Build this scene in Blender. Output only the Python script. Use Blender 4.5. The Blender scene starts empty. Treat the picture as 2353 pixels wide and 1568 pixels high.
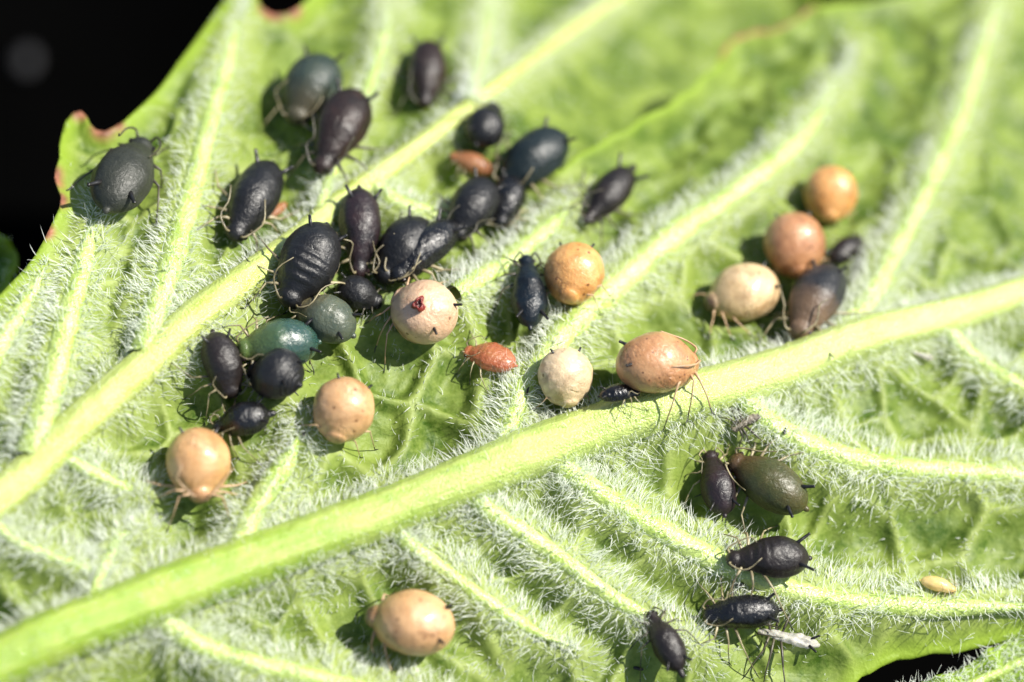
import bpy, math, random
import numpy as np
from mathutils import Vector, Matrix

# ------------------------------------------------------------------ camera, sky, sun, exposure
# 1 unit = 1 mm.  The leaf lies about level, its hairy underside turned to the sky.
scene = bpy.context.scene
scene.unit_settings.system = 'METRIC'
scene.unit_settings.scale_length = 0.001
ELEV = math.radians(56.0)          # camera elevation above the leaf
DIST = 150.0
cE, sE = math.cos(ELEV), math.sin(ELEV)
cam_d = bpy.data.cameras.new('camera')
cam = bpy.data.objects.new('camera', cam_d)
scene.collection.objects.link(cam)
scene.camera = cam
cam.location = (0.0, -DIST * cE, DIST * sE)
cam.rotation_euler = (math.pi / 2 - ELEV, 0, 0)
cam_d.sensor_width = 36.0
cam_d.lens = 150.0
cam_d.clip_start = 1.0
cam_d.clip_end = 3000.0
cam_d.dof.use_dof = True
cam_d.dof.focus_distance = 148.8
PUPIL = 6.7                        # entrance pupil in scene units
cam_d.dof.aperture_fstop = 0.15 / PUPIL

SUN = Vector((0.63, 0.04, 0.75)).normalized()
world = bpy.data.worlds.new('World')
scene.world = world
world.use_nodes = True
wn = world.node_tree
sky = wn.nodes.new('ShaderNodeTexSky')
sky.sky_type = 'NISHITA'
sky.sun_disc = False
sky.sun_elevation = math.asin(SUN.z)
sky.sun_rotation = math.atan2(SUN.x, SUN.y)
bg = wn.nodes['Background']
wn.links.new(sky.outputs[0], bg.inputs[0])
bg.inputs[1].default_value = 0.08
sun_d = bpy.data.lights.new('sun', 'SUN')
sun_d.energy = 5.0
sun_d.angle = math.radians(0.53)
sun_d.color = (1.0, 0.95, 0.86)
sun_o = bpy.data.objects.new('sun', sun_d)
scene.collection.objects.link(sun_o)
sun_o.rotation_euler = SUN.to_track_quat('Z', 'Y').to_euler()
sun_o.location = SUN * 200
vs = scene.view_settings
vs.view_transform = 'Standard'
vs.look = 'None'
vs.exposure = 0.98
vs.gamma = 1.0
vs.use_curve_mapping = False
scene.render.engine = 'CYCLES'
scene.cycles.max_bounces = 8
scene.cycles.diffuse_bounces = 5
scene.cycles.glossy_bounces = 2
scene.cycles.transmission_bounces = 4
scene.cycles.caustics_reflective = False
scene.cycles.caustics_refractive = False
scene.cycles.use_denoising = True

rng = np.random.default_rng(7)
random.seed(7)
COL = scene.collection

# ------------------------------------------------------------------ helpers
CAM = np.array([0.0, -DIST * cE, DIST * sE])
FWD = np.array([0.0, cE, -sE]); UPV = np.array([0.0, sE, cE]); RGT = np.array([1.0, 0, 0])
K = 36.0 / 2353.0                  # mm on the leaf for one unit of my measuring grid

def ray(p):
    p = np.asarray(p, float)
    xs = (p[..., 0] - 1176.5) * K
    ys = (784.0 - p[..., 1]) * K
    return xs[..., None] * RGT + ys[..., None] * UPV + DIST * FWD

def on_surface(p, hf, lift=0.0, it=12):
    """measured points -> points on the surface z = hf(x, y) + lift"""
    d = ray(p)
    z = np.zeros(d.shape[:-1])
    for _ in range(it):
        t = (z - CAM[2]) / d[..., 2]
        q = CAM + t[..., None] * d
        z = 0.3 * z + 0.7 * (hf(q[..., 0], q[..., 1]) + lift)
    t = (z - CAM[2]) / d[..., 2]
    return CAM + t[..., None] * d

def to_px(q):
    v = q - CAM
    dep = v @ FWD
    return np.stack([1176.5 + (v @ RGT) / dep * DIST / K, 784.0 - (v @ UPV) / dep * DIST / K], -1)

def smooth(a, b, x):
    t = np.clip((np.asarray(x) - a) / (b - a), 0, 1)
    return t * t * (3 - 2 * t)

def catmull(P, n):
    P = np.asarray(P, float)
    Q = np.vstack([2 * P[0] - P[1], P, 2 * P[-1] - P[-2]])
    seg = len(P) - 1
    out = []
    for u in np.linspace(0, seg, n):
        i = min(int(u), seg - 1); t = u - i
        p0, p1, p2, p3 = Q[i], Q[i + 1], Q[i + 2], Q[i + 3]
        out.append(0.5 * (2 * p1 + (p2 - p0) * t + (2 * p0 - 5 * p1 + 4 * p2 - p3) * t * t + (3 * p1 - p0 - 3 * p2 + p3) * t ** 3))
    return np.array(out)

def vnoise(x, y, scale, seed):
    r = np.random.default_rng(seed)
    T = r.random((128, 128))
    u = x / scale + 64.37; v = y / scale + 64.71
    i = np.floor(u).astype(int); j = np.floor(v).astype(int)
    fu = u - i; fv = v - j
    fu = fu * fu * (3 - 2 * fu); fv = fv * fv * (3 - 2 * fv)
    g = lambda a, b: T[a % 128, b % 128]
    return (g(i, j) * (1 - fu) * (1 - fv) + g(i + 1, j) * fu * (1 - fv) + g(i, j + 1) * (1 - fu) * fv + g(i + 1, j + 1) * fu * fv) * 2 - 1

def cells(x, y, size, seed):
    """F2 - F1 of jittered cells"""
    r = np.random.default_rng(seed)
    J = r.random((64, 64, 2))
    u = x / size; v = y / size
    i = np.floor(u).astype(int); j = np.floor(v).astype(int)
    f1 = np.full(x.shape, 9.0); f2 = np.full(x.shape, 9.0)
    for a in (-1, 0, 1):
        for b in (-1, 0, 1):
            jj = J[(i + a) % 64, (j + b) % 64]
            d = np.hypot(i + a + jj[..., 0] - u, j + b + jj[..., 1] - v)
            f2 = np.where(d < f1, f1, np.minimum(f2, d))
            f1 = np.minimum(f1, d)
    return f2 - f1

def seg_dist(x, y, P, R=None):
    """distance to polyline P, the nearest radius, and signed side vector"""
    best = np.full(x.shape, 1e9); rad = np.zeros(x.shape)
    nx = np.zeros(x.shape); ny = np.zeros(x.shape)
    for k in range(len(P) - 1):
        ax, ay = P[k][:2]; bx, by = P[k + 1][:2]
        dx, dy = bx - ax, by - ay
        L2 = dx * dx + dy * dy + 1e-12
        t = np.clip(((x - ax) * dx + (y - ay) * dy) / L2, 0, 1)
        qx = ax + t * dx; qy = ay + t * dy
        d = np.hypot(x - qx, y - qy)
        m = d < best
        best = np.where(m, d, best)
        nx = np.where(m, qx, nx); ny = np.where(m, qy, ny)
        if R is not None:
            rad = np.where(m, R[k] + t * (R[k + 1] - R[k]), rad)
    return best, rad, nx, ny

def inside(x, y, P):
    c = np.zeros(x.shape, bool)
    n = len(P)
    for k in range(n):
        x1, y1 = P[k][:2]; x2, y2 = P[(k + 1) % n][:2]
        if y1 == y2: continue
        m = ((y1 > y) != (y2 > y)) & (x < (x2 - x1) * (y - y1) / (y2 - y1) + x1)
        c ^= m
    return c

def link(name, me, mats, parent=None):
    o = bpy.data.objects.new(name, me)
    for m in (mats if isinstance(mats, (list, tuple)) else [mats]):
        me.materials.append(m)
    COL.objects.link(o)
    if parent is not None: o.parent = parent
    return o

def np_mesh(name, V, F, mi=None, smooth_shade=True):
    """fast mesh from arrays; F is an (n,3) or (n,4) array or a list of such arrays"""
    me = bpy.data.meshes.new(name)
    Fs = F if isinstance(F, list) else [F]
    Fs = [f for f in Fs if len(f)]
    me.vertices.add(len(V)); me.vertices.foreach_set('co', np.ascontiguousarray(V, np.float32).ravel())
    loops = np.concatenate([f.ravel() for f in Fs]).astype(np.int32)
    tot = np.concatenate([np.full(len(f), f.shape[1], np.int32) for f in Fs])
    start = np.concatenate([[0], np.cumsum(tot)[:-1]]).astype(np.int32)
    me.loops.add(len(loops)); me.loops.foreach_set('vertex_index', loops)
    me.polygons.add(len(tot)); me.polygons.foreach_set('loop_start', start); me.polygons.foreach_set('loop_total', tot)
    if mi is not None: me.polygons.foreach_set('material_index', np.asarray(mi, np.int32))
    if smooth_shade: me.polygons.foreach_set('use_smooth', np.ones(len(tot), bool))
    me.update(calc_edges=True)
    me.validate()
    return me

def tag(o, label=None, cat=None, group=None, kind=None):
    if label: o['label'] = label
    if cat: o['category'] = cat
    if group: o['group'] = group
    if kind: o['kind'] = kind
    return o

class MB:
    """collects rings and tubes into one mesh with several material slots"""
    def __init__(s): s.v = []; s.q = []; s.mi = []; s.n = 0
    def rings(s, R, mat, close=True):
        # R: (nr, ns, 3)
        nr, ns, _ = R.shape
        s.v.append(R.reshape(-1, 3))
        a = np.arange(nr - 1)[:, None] * ns + np.arange(ns)[None]
        b = np.arange(nr - 1)[:, None] * ns + (np.arange(ns)[None] + 1) % ns
        f = np.stack([a, b, b + ns, a + ns], -1).reshape(-1, 4) + s.n
        s.q.append(f); s.mi.append(np.full(len(f), mat))
        s.n += nr * ns
    def tube(s, P, rad, mat, ns=7):
        P = np.asarray(P, float); rad = np.asarray(rad, float)
        T = np.gradient(P, axis=0); T /= np.linalg.norm(T, axis=1)[:, None] + 1e-9
        ref = np.array([0.31, 0.22, 0.93])
        A = np.cross(T, ref); A /= np.linalg.norm(A, axis=1)[:, None] + 1e-9
        B = np.cross(T, A)
        ph = np.linspace(0, 2 * math.pi, ns, endpoint=False)
        R = P[:, None] + rad[:, None, None] * (np.cos(ph)[None, :, None] * A[:, None] + np.sin(ph)[None, :, None] * B[:, None])
        c0 = np.repeat(P[:1, None] - 0.6 * rad[0] * T[:1, None], ns, 1) * 1.0
        c1 = np.repeat(P[-1:, None] + 0.6 * rad[-1] * T[-1:, None], ns, 1)
        c0 = c0 + (R[:1] - P[:1, None]) * 0.15; c1 = c1 + (R[-1:] - P[-1:, None]) * 0.15
        s.rings(np.concatenate([c0, R, c1]), mat)
    def build(s, name, mats, parent=None):
        me = np_mesh(name, np.concatenate(s.v), np.concatenate(s.q), np.concatenate(s.mi))
        return link(name, me, mats, parent)

# ------------------------------------------------------------------ materials
def mat_new(name):
    m = bpy.data.materials.new(name); m.use_nodes = True
    nt = m.node_tree
    for n in list(nt.nodes): nt.nodes.remove(n)
    out = nt.nodes.new('ShaderNodeOutputMaterial')
    return m, nt, out

def N(nt, kind, **kw):
    n = nt.nodes.new(kind)
    for k, v in kw.items():
        if k.startswith('i_'):
            key = k[2:]
            key = int(key) if key.isdigit() else key.replace('_', ' ')
            n.inputs[key].default_value = v
        else: setattr(n, k, v)
    return n

def ramp(nt, stops, fac):
    r = nt.nodes.new('ShaderNodeValToRGB')
    el = r.color_ramp.elements
    while len(el) < len(stops): el.new(0.5)
    for e, (p, c) in zip(el, stops): e.position = p; e.color = (*c, 1)
    nt.links.new(fac, r.inputs[0])
    return r

def mixc(nt, fac, a, b):
    m = nt.nodes.new('ShaderNodeMix'); m.data_type = 'RGBA'
    if isinstance(fac, (int, float)): m.inputs[0].default_value = fac
    else: nt.links.new(fac, m.inputs[0])
    for s, v in ((6, a), (7, b)):
        if isinstance(v, tuple): m.inputs[s].default_value = (*v, 1)
        else: nt.links.new(v, m.inputs[s])
    return m.outputs[2]

def leaf_material(name, hollow, mid, vein, edge, trans=0.38, bump=0.22, lip=(0.27, 0.40, 0.03)):
    m, nt, out = mat_new(name); L = nt.links.new
    tc = N(nt, 'ShaderNodeTexCoord')
    vd = N(nt, 'ShaderNodeAttribute', attribute_name='vein_distance')
    ed = N(nt, 'ShaderNodeAttribute', attribute_name='edge_distance')
    n1 = N(nt, 'ShaderNodeTexNoise', i_Scale=0.55, i_Detail=5.0, i_Roughness=0.62)
    n2 = N(nt, 'ShaderNodeTexNoise', i_Scale=5.0, i_Detail=4.0, i_Roughness=0.65)
    for n in (n1, n2): L(tc.outputs['Object'], n.inputs['Vector'])
    base = ramp(nt, [(0.36, hollow), (0.60, mid)], n1.outputs[0]).outputs[0]
    # fine lighter cell mottling
    fine = ramp(nt, [(0.38, (0, 0, 0)), (0.7, (1, 1, 1))], n2.outputs[0]).outputs[0]
    mul = N(nt, 'ShaderNodeMath', operation='MULTIPLY', i_1=0.35); L(fine, mul.inputs[0])
    base = mixc(nt, mul.outputs[0], base, vein)
    # veins and their net are paler
    mr = N(nt, 'ShaderNodeMapRange', i_1=0.0, i_2=1.1, i_3=0.85, i_4=0.0); L(vd.outputs['Fac'], mr.inputs[0])
    base = mixc(nt, mr.outputs[0], base, vein)
    nv = N(nt, 'ShaderNodeAttribute', attribute_name='net')
    nr_ = N(nt, 'ShaderNodeMapRange', i_1=0.0, i_2=0.16, i_3=0.75, i_4=0.0); L(nv.outputs['Fac'], nr_.inputs[0])
    base = mixc(nt, nr_.outputs[0], base, vein)
    # dry, brownish-pink margin
    lr = N(nt, 'ShaderNodeMapRange', i_1=0.15, i_2=0.65, i_3=0.85, i_4=0.0); L(ed.outputs['Fac'], lr.inputs[0])
    base = mixc(nt, lr.outputs[0], base, lip)
    er = N(nt, 'ShaderNodeMapRange', i_1=0.12, i_2=0.42, i_3=1.0, i_4=0.0); L(ed.outputs['Fac'], er.inputs[0])
    dr = N(nt, 'ShaderNodeAttribute', attribute_name='dry')
    n3 = N(nt, 'ShaderNodeTexNoise', i_Scale=2.2, i_Detail=3.0); L(tc.outputs['Object'], n3.inputs['Vector'])
    ecol = ramp(nt, [(0.35, (edge[0] * 0.55, edge[1] * 0.6, edge[2] * 0.6)), (0.65, edge)], n3.outputs[0]).outputs[0]
    em = N(nt, 'ShaderNodeMath', operation='MULTIPLY'); L(er.outputs[0], em.inputs[0]); L(dr.outputs['Fac'], em.inputs[1])
    base = mixc(nt, em.outputs[0], base, ecol)
    p = N(nt, 'ShaderNodeBsdfPrincipled', i_Roughness=0.5)
    p.inputs['Specular IOR Level'].default_value = 0.35
    L(base, p.inputs['Base Color'])
    tr = N(nt, 'ShaderNodeBsdfTranslucent')
    hs = N(nt, 'ShaderNodeHueSaturation', i_Saturation=1.15, i_Value=1.15); L(base, hs.inputs['Color']); L(hs.outputs[0], tr.inputs[0])
    vor = N(nt, 'ShaderNodeTexVoronoi', feature='DISTANCE_TO_EDGE', i_Scale=1.9); L(tc.outputs['Object'], vor.inputs['Vector'])
    nw = N(nt, 'ShaderNodeTexNoise', i_Scale=9.0, i_Detail=5.0); L(tc.outputs['Object'], nw.inputs['Vector'])
    vr = N(nt, 'ShaderNodeMapRange', i_1=0.0, i_2=0.12, i_3=1.0, i_4=0.0); L(vor.outputs[0], vr.inputs[0])
    b1 = N(nt, 'ShaderNodeBump', i_Strength=bump * 0.5, i_Distance=0.08); L(vr.outputs[0], b1.inputs['Height'])
    b2 = N(nt, 'ShaderNodeBump', i_Strength=bump, i_Distance=0.10); L(nw.outputs[0], b2.inputs['Height']); L(b1.outputs[0], b2.inputs['Normal'])
    L(b2.outputs[0], p.inputs['Normal']); L(b2.outputs[0], tr.inputs['Normal'])
    mx = N(nt, 'ShaderNodeMixShader'); mx.inputs[0].default_value = trans
    L(p.outputs[0], mx.inputs[1]); L(tr.outputs[0], mx.inputs[2]); L(mx.outputs[0], out.inputs[0])
    return m

def vein_material(name, a, b, rough=0.32, bump=0.6, sss=0.25, scale=6.0, angle=None, tip=None):
    m, nt, out = mat_new(name); L = nt.links.new
    tc = N(nt, 'ShaderNodeTexCoord')
    n1 = N(nt, 'ShaderNodeTexNoise', i_Scale=0.9, i_Detail=5.0, i_Roughness=0.6)
    n2 = N(nt, 'ShaderNodeTexNoise', i_Scale=scale, i_Detail=3.0, i_Roughness=0.55)
    n4 = N(nt, 'ShaderNodeTexVoronoi', i_Scale=scale * 0.9)
    for n in (n1, n2, n4): L(tc.outputs['Object'], n.inputs['Vector'])
    fac = n1.outputs[0]
    if angle is not None:      # fibres along the rib
        mp = N(nt, 'ShaderNodeMapping'); mp.vector_type = 'TEXTURE'
        mp.inputs['Rotation'].default_value = (0, 0, math.radians(angle)); mp.inputs['Scale'].default_value = (9.0, 0.45, 0.45)
        L(tc.outputs['Object'], mp.inputs[0])
        fb = N(nt, 'ShaderNodeTexNoise', i_Scale=1.6, i_Detail=4.0, i_Roughness=0.6); L(mp.outputs[0], fb.inputs['Vector'])
        av = N(nt, 'ShaderNodeMath', operation='ADD'); L(n1.outputs[0], av.inputs[0]); L(fb.outputs[0], av.inputs[1])
        hv = N(nt, 'ShaderNodeMath', operation='MULTIPLY', i_1=0.5); L(av.outputs[0], hv.inputs[0]); fac = hv.outputs[0]
    c = ramp(nt, [(0.36, a), (0.62, b)], fac).outputs[0]
    if tip is not None:        # the rib pales from the stalk towards the leaf tip
        sx = N(nt, 'ShaderNodeSeparateXYZ'); L(tc.outputs['Object'], sx.inputs[0])
        mr = N(nt, 'ShaderNodeMapRange', i_1=-12.0, i_2=9.0, i_3=0.0, i_4=0.8); L(sx.outputs[0], mr.inputs[0])
        mt = N(nt, 'ShaderNodeMath', operation='MULTIPLY_ADD', i_1=1.4, i_2=-0.7); L(fac, mt.inputs[0])
        ma = N(nt, 'ShaderNodeMath', operation='ADD'); ma.use_clamp = True; L(mr.outputs[0], ma.inputs[0]); L(mt.outputs[0], ma.inputs[1])
        c = mixc(nt, ma.outputs[0], c, tip)
    p = N(nt, 'ShaderNodeBsdfPrincipled', i_Roughness=rough)
    p.inputs['Specular IOR Level'].default_value = 0.55
    p.inputs['Subsurface Weight'].default_value = sss
    p.inputs['Subsurface Radius'].default_value = (0.5, 0.5, 0.12)
    p.inputs['Subsurface Scale'].default_value = 0.5
    L(c, p.inputs['Base Color'])
    b1 = N(nt, 'ShaderNodeBump', i_Strength=bump, i_Distance=0.10); L(n2.outputs[0], b1.inputs['Height'])
    if angle is not None:
        b0 = N(nt, 'ShaderNodeBump', i_Strength=0.6, i_Distance=0.12); L(fb.outputs[0], b0.inputs['Height']); L(b0.outputs[0], b1.inputs['Normal'])
    b2 = N(nt, 'ShaderNodeBump', i_Strength=bump * 0.35, i_Distance=0.04); b2.invert = True
    L(n4.outputs['Distance'], b2.inputs['Height']); L(b1.outputs[0], b2.inputs['Normal'])
    L(b2.outputs[0], p.inputs['Normal'])
    p.inputs['Coat Weight'].default_value = 0.4; p.inputs['Coat Roughness'].default_value = 0.16; L(b2.outputs[0], p.inputs['Coat Normal'])
    L(p.outputs[0], out.inputs[0])
    return m

def hair_material(name, col):
    m, nt, out = mat_new(name); L = nt.links.new
    p = N(nt, 'ShaderNodeBsdfPrincipled', i_Roughness=0.3)
    p.inputs['Base Color'].default_value = (*col, 1)
    p.inputs['Specular IOR Level'].default_value = 0.7
    tr = N(nt, 'ShaderNodeBsdfTranslucent'); tr.inputs[0].default_value = (*col, 1)
    mx = N(nt, 'ShaderNodeMixShader'); mx.inputs[0].default_value = 0.55
    L(p.outputs[0], mx.inputs[1]); L(tr.outputs[0], mx.inputs[2])
    tp = N(nt, 'ShaderNodeBsdfTransparent'); tp.inputs[0].default_value = (0.97, 1.0, 0.94, 1)
    m2 = N(nt, 'ShaderNodeMixShader'); m2.inputs[0].default_value = 0.28
    L(mx.outputs[0], m2.inputs[1]); L(tp.outputs[0], m2.inputs[2]); L(m2.outputs[0], out.inputs[0])
    return m

_skin = {}
def skin_material(name, a, b, c=None, rough=0.4, spec=0.5, sss=0.0, bump=0.35, bscale=5.0, grad=None, speck=None, cracks=0.0, coat=0.0, stain=None, speck_scale=3.2):
    """a, b: mottled pigment; c: pigment of the head end blended along the body by grad=(from, to)"""
    m, nt, out = mat_new(name); L = nt.links.new
    tc = N(nt, 'ShaderNodeTexCoord')
    oi = N(nt, 'ShaderNodeObjectInfo')
    ad = N(nt, 'ShaderNodeVectorMath', operation='ADD')
    sc = N(nt, 'ShaderNodeVectorMath', operation='SCALE'); sc.inputs['Scale'].default_value = 0.05
    L(oi.outputs['Location'], sc.inputs[0]); L(tc.outputs['Object'], ad.inputs[0]); L(sc.outputs[0], ad.inputs[1])
    n1 = N(nt, 'ShaderNodeTexNoise', i_Scale=1.3, i_Detail=5.0, i_Roughness=0.6); L(ad.outputs[0], n1.inputs['Vector'])
    n2 = N(nt, 'ShaderNodeTexNoise', i_Scale=bscale, i_Detail=4.0, i_Roughness=0.6, i_Distortion=0.6); L(ad.outputs[0], n2.inputs['Vector'])
    col = ramp(nt, [(0.35, a), (0.68, b)], n1.outputs[0]).outputs[0]
    if stain is not None:
        n5 = N(nt, 'ShaderNodeTexNoise', i_Scale=0.75, i_Detail=6.0, i_Roughness=0.7, i_Distortion=0.8); L(ad.outputs[0], n5.inputs['Vector'])
        col = mixc(nt, ramp(nt, [(0.47, (0, 0, 0)), (0.66, (0.85, 0.85, 0.85))], n5.outputs[0]).outputs[0], col, stain)
    if c is not None:
        sx = N(nt, 'ShaderNodeSeparateXYZ'); L(tc.outputs['Object'], sx.inputs[0])
        ns = N(nt, 'ShaderNodeMath', operation='MULTIPLY_ADD', i_1=0.9, i_2=-0.45); L(n1.outputs[0], ns.inputs[0])
        sm = N(nt, 'ShaderNodeMath', operation='ADD'); L(sx.outputs[0], sm.inputs[0]); L(ns.outputs[0], sm.inputs[1])
        mr = N(nt, 'ShaderNodeMapRange', i_1=grad[0], i_2=grad[1]); L(sm.outputs[0], mr.inputs[0])
        col = mixc(nt, mr.outputs[0], col, c)
    if speck is not None:
        vo = N(nt, 'ShaderNodeTexVoronoi', i_Scale=speck_scale); L(ad.outputs[0], vo.inputs['Vector'])
        r = ramp(nt, [(0.10, (1, 1, 1)), (0.16, (0, 0, 0))], vo.outputs['Distance']).outputs[0]
        col = mixc(nt, r, col, speck)
    p = N(nt, 'ShaderNodeBsdfPrincipled')
    L(col, p.inputs['Base Color'])
    rr = N(nt, 'ShaderNodeMapRange', i_3=rough - 0.08, i_4=rough + 0.12); L(n2.outputs[0], rr.inputs[0]); L(rr.outputs[0], p.inputs['Roughness'])
    p.inputs['Specular IOR Level'].default_value = spec
    p.inputs['Coat Weight'].default_value = coat
    p.inputs['Coat Roughness'].default_value = 0.24
    if sss:
        p.inputs['Subsurface Weight'].default_value = sss
        p.inputs['Subsurface Radius'].default_value = (0.6, 0.4, 0.2)
        p.inputs['Subsurface Scale'].default_value = 0.6
    b1 = N(nt, 'ShaderNodeBump', i_Strength=bump, i_Distance=0.06); L(n2.outputs[0], b1.inputs['Height'])
    last = b1
    if cracks:
        nn = N(nt, 'ShaderNodeTexNoise', i_Scale=3.0, i_Detail=3.0); L(ad.outputs[0], nn.inputs['Vector'])
        mxv = N(nt, 'ShaderNodeMix'); mxv.data_type = 'VECTOR'; mxv.inputs[0].default_value = 0.55
        L(ad.outputs[0], mxv.inputs[4]); L(nn.outputs['Color'], mxv.inputs[5])
        vo2 = N(nt, 'ShaderNodeTexVoronoi', feature='DISTANCE_TO_EDGE', i_Scale=2.6); L(mxv.outputs[1], vo2.inputs['Vector'])
        mr2 = N(nt, 'ShaderNodeMapRange', i_1=0.0, i_2=0.16); L(vo2.outputs[0], mr2.inputs[0])
        nm = N(nt, 'ShaderNodeTexNoise', i_Scale=0.9, i_Detail=1.0); L(ad.outputs[0], nm.inputs['Vector'])
        ms = N(nt, 'ShaderNodeMapRange', i_1=0.45, i_2=0.65, i_3=0.0, i_4=cracks); L(nm.outputs[0], ms.inputs[0])
        b2 = N(nt, 'ShaderNodeBump', i_Distance=0.05); L(ms.outputs[0], b2.inputs['Strength']); L(mr2.outputs[0], b2.inputs['Height']); L(b1.outputs[0], b2.inputs['Normal'])
        last = b2
    L(last.outputs[0], p.inputs['Normal'])
    L(p.outputs[0], out.inputs[0])
    return m

M_leaf = leaf_material('leaf_underside', (0.048, 0.108, 0.005), (0.225, 0.310, 0.052), (0.36, 0.44, 0.12), (0.42, 0.17, 0.10))
M_leaf2 = leaf_material('leaf_bright_green', (0.07, 0.19, 0.008), (0.13, 0.28, 0.015), (0.26, 0.38, 0.05), (0.35, 0.16, 0.06))
M_leaf3 = leaf_material('leaf_dark_green', (0.025, 0.09, 0.006), (0.04, 0.13, 0.008), (0.06, 0.16, 0.02), (0.30, 0.10, 0.05))
M_midrib = vein_material('midrib_green', (0.20, 0.325, 0.020), (0.33, 0.43, 0.06), rough=0.24, bump=0.7, scale=13.0, angle=23, tip=(0.46, 0.54, 0.18))
M_vein_a = vein_material('vein_yellow_green', (0.33, 0.405, 0.06), (0.48, 0.55, 0.18), rough=0.24, bump=0.7, scale=13.0, angle=45)
M_vein = vein_material('vein_pale_green', (0.27, 0.375, 0.065), (0.40, 0.49, 0.15), rough=0.30, bump=0.7, scale=8.0)
M_hair = hair_material('leaf_hair', (0.95, 0.97, 0.92))

# ------------------------------------------------------------------ ground far below
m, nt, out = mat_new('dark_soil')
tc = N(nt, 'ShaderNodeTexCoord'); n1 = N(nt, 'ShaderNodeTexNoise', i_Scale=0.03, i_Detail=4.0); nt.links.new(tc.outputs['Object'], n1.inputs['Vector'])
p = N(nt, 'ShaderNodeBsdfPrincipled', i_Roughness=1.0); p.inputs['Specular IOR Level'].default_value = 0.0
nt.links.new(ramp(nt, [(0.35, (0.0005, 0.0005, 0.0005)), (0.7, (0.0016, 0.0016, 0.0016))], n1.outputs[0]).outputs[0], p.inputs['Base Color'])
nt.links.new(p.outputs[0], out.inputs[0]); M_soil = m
GZ = -26.0
gx = np.linspace(-1400, 1400, 57); X, Y = np.meshgrid(gx, gx, indexing='ij')
V = np.stack([X, Y, GZ + 1.2 * vnoise(X, Y, 90, 3)], -1).reshape(-1, 3)
ii = (np.arange(56)[:, None] * 57 + np.arange(56)[None]).ravel()
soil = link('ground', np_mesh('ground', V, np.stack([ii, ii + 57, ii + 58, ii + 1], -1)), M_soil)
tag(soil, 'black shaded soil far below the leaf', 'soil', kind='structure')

# ------------------------------------------------------------------ leaf: large forms
def M_front(x, y):
    return -0.17 * x - 0.40 * np.logaddexp(0, -(y + 2.0)) - 0.12 * np.logaddexp(0, y - 5.0)
SINUS = on_surface(np.array([1285.0, 405.0]), lambda x, y: M_front(x, y))
_e = on_surface(np.array([1900.0, 20.0]), lambda x, y: M_front(x, y))
GDIR = (_e - SINUS)[:2]; GDIR = GDIR / np.linalg.norm(GDIR)

def drop(x, y):
    q = np.maximum(0, (x - SINUS[0]) * GDIR[0] + (y - SINUS[1]) * GDIR[1])
    return 4.6 * (1 - np.exp(-(q / 6.5) ** 2)) 
def M_back(x, y):
    return M_front(x, y) - drop(x, y)

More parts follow.
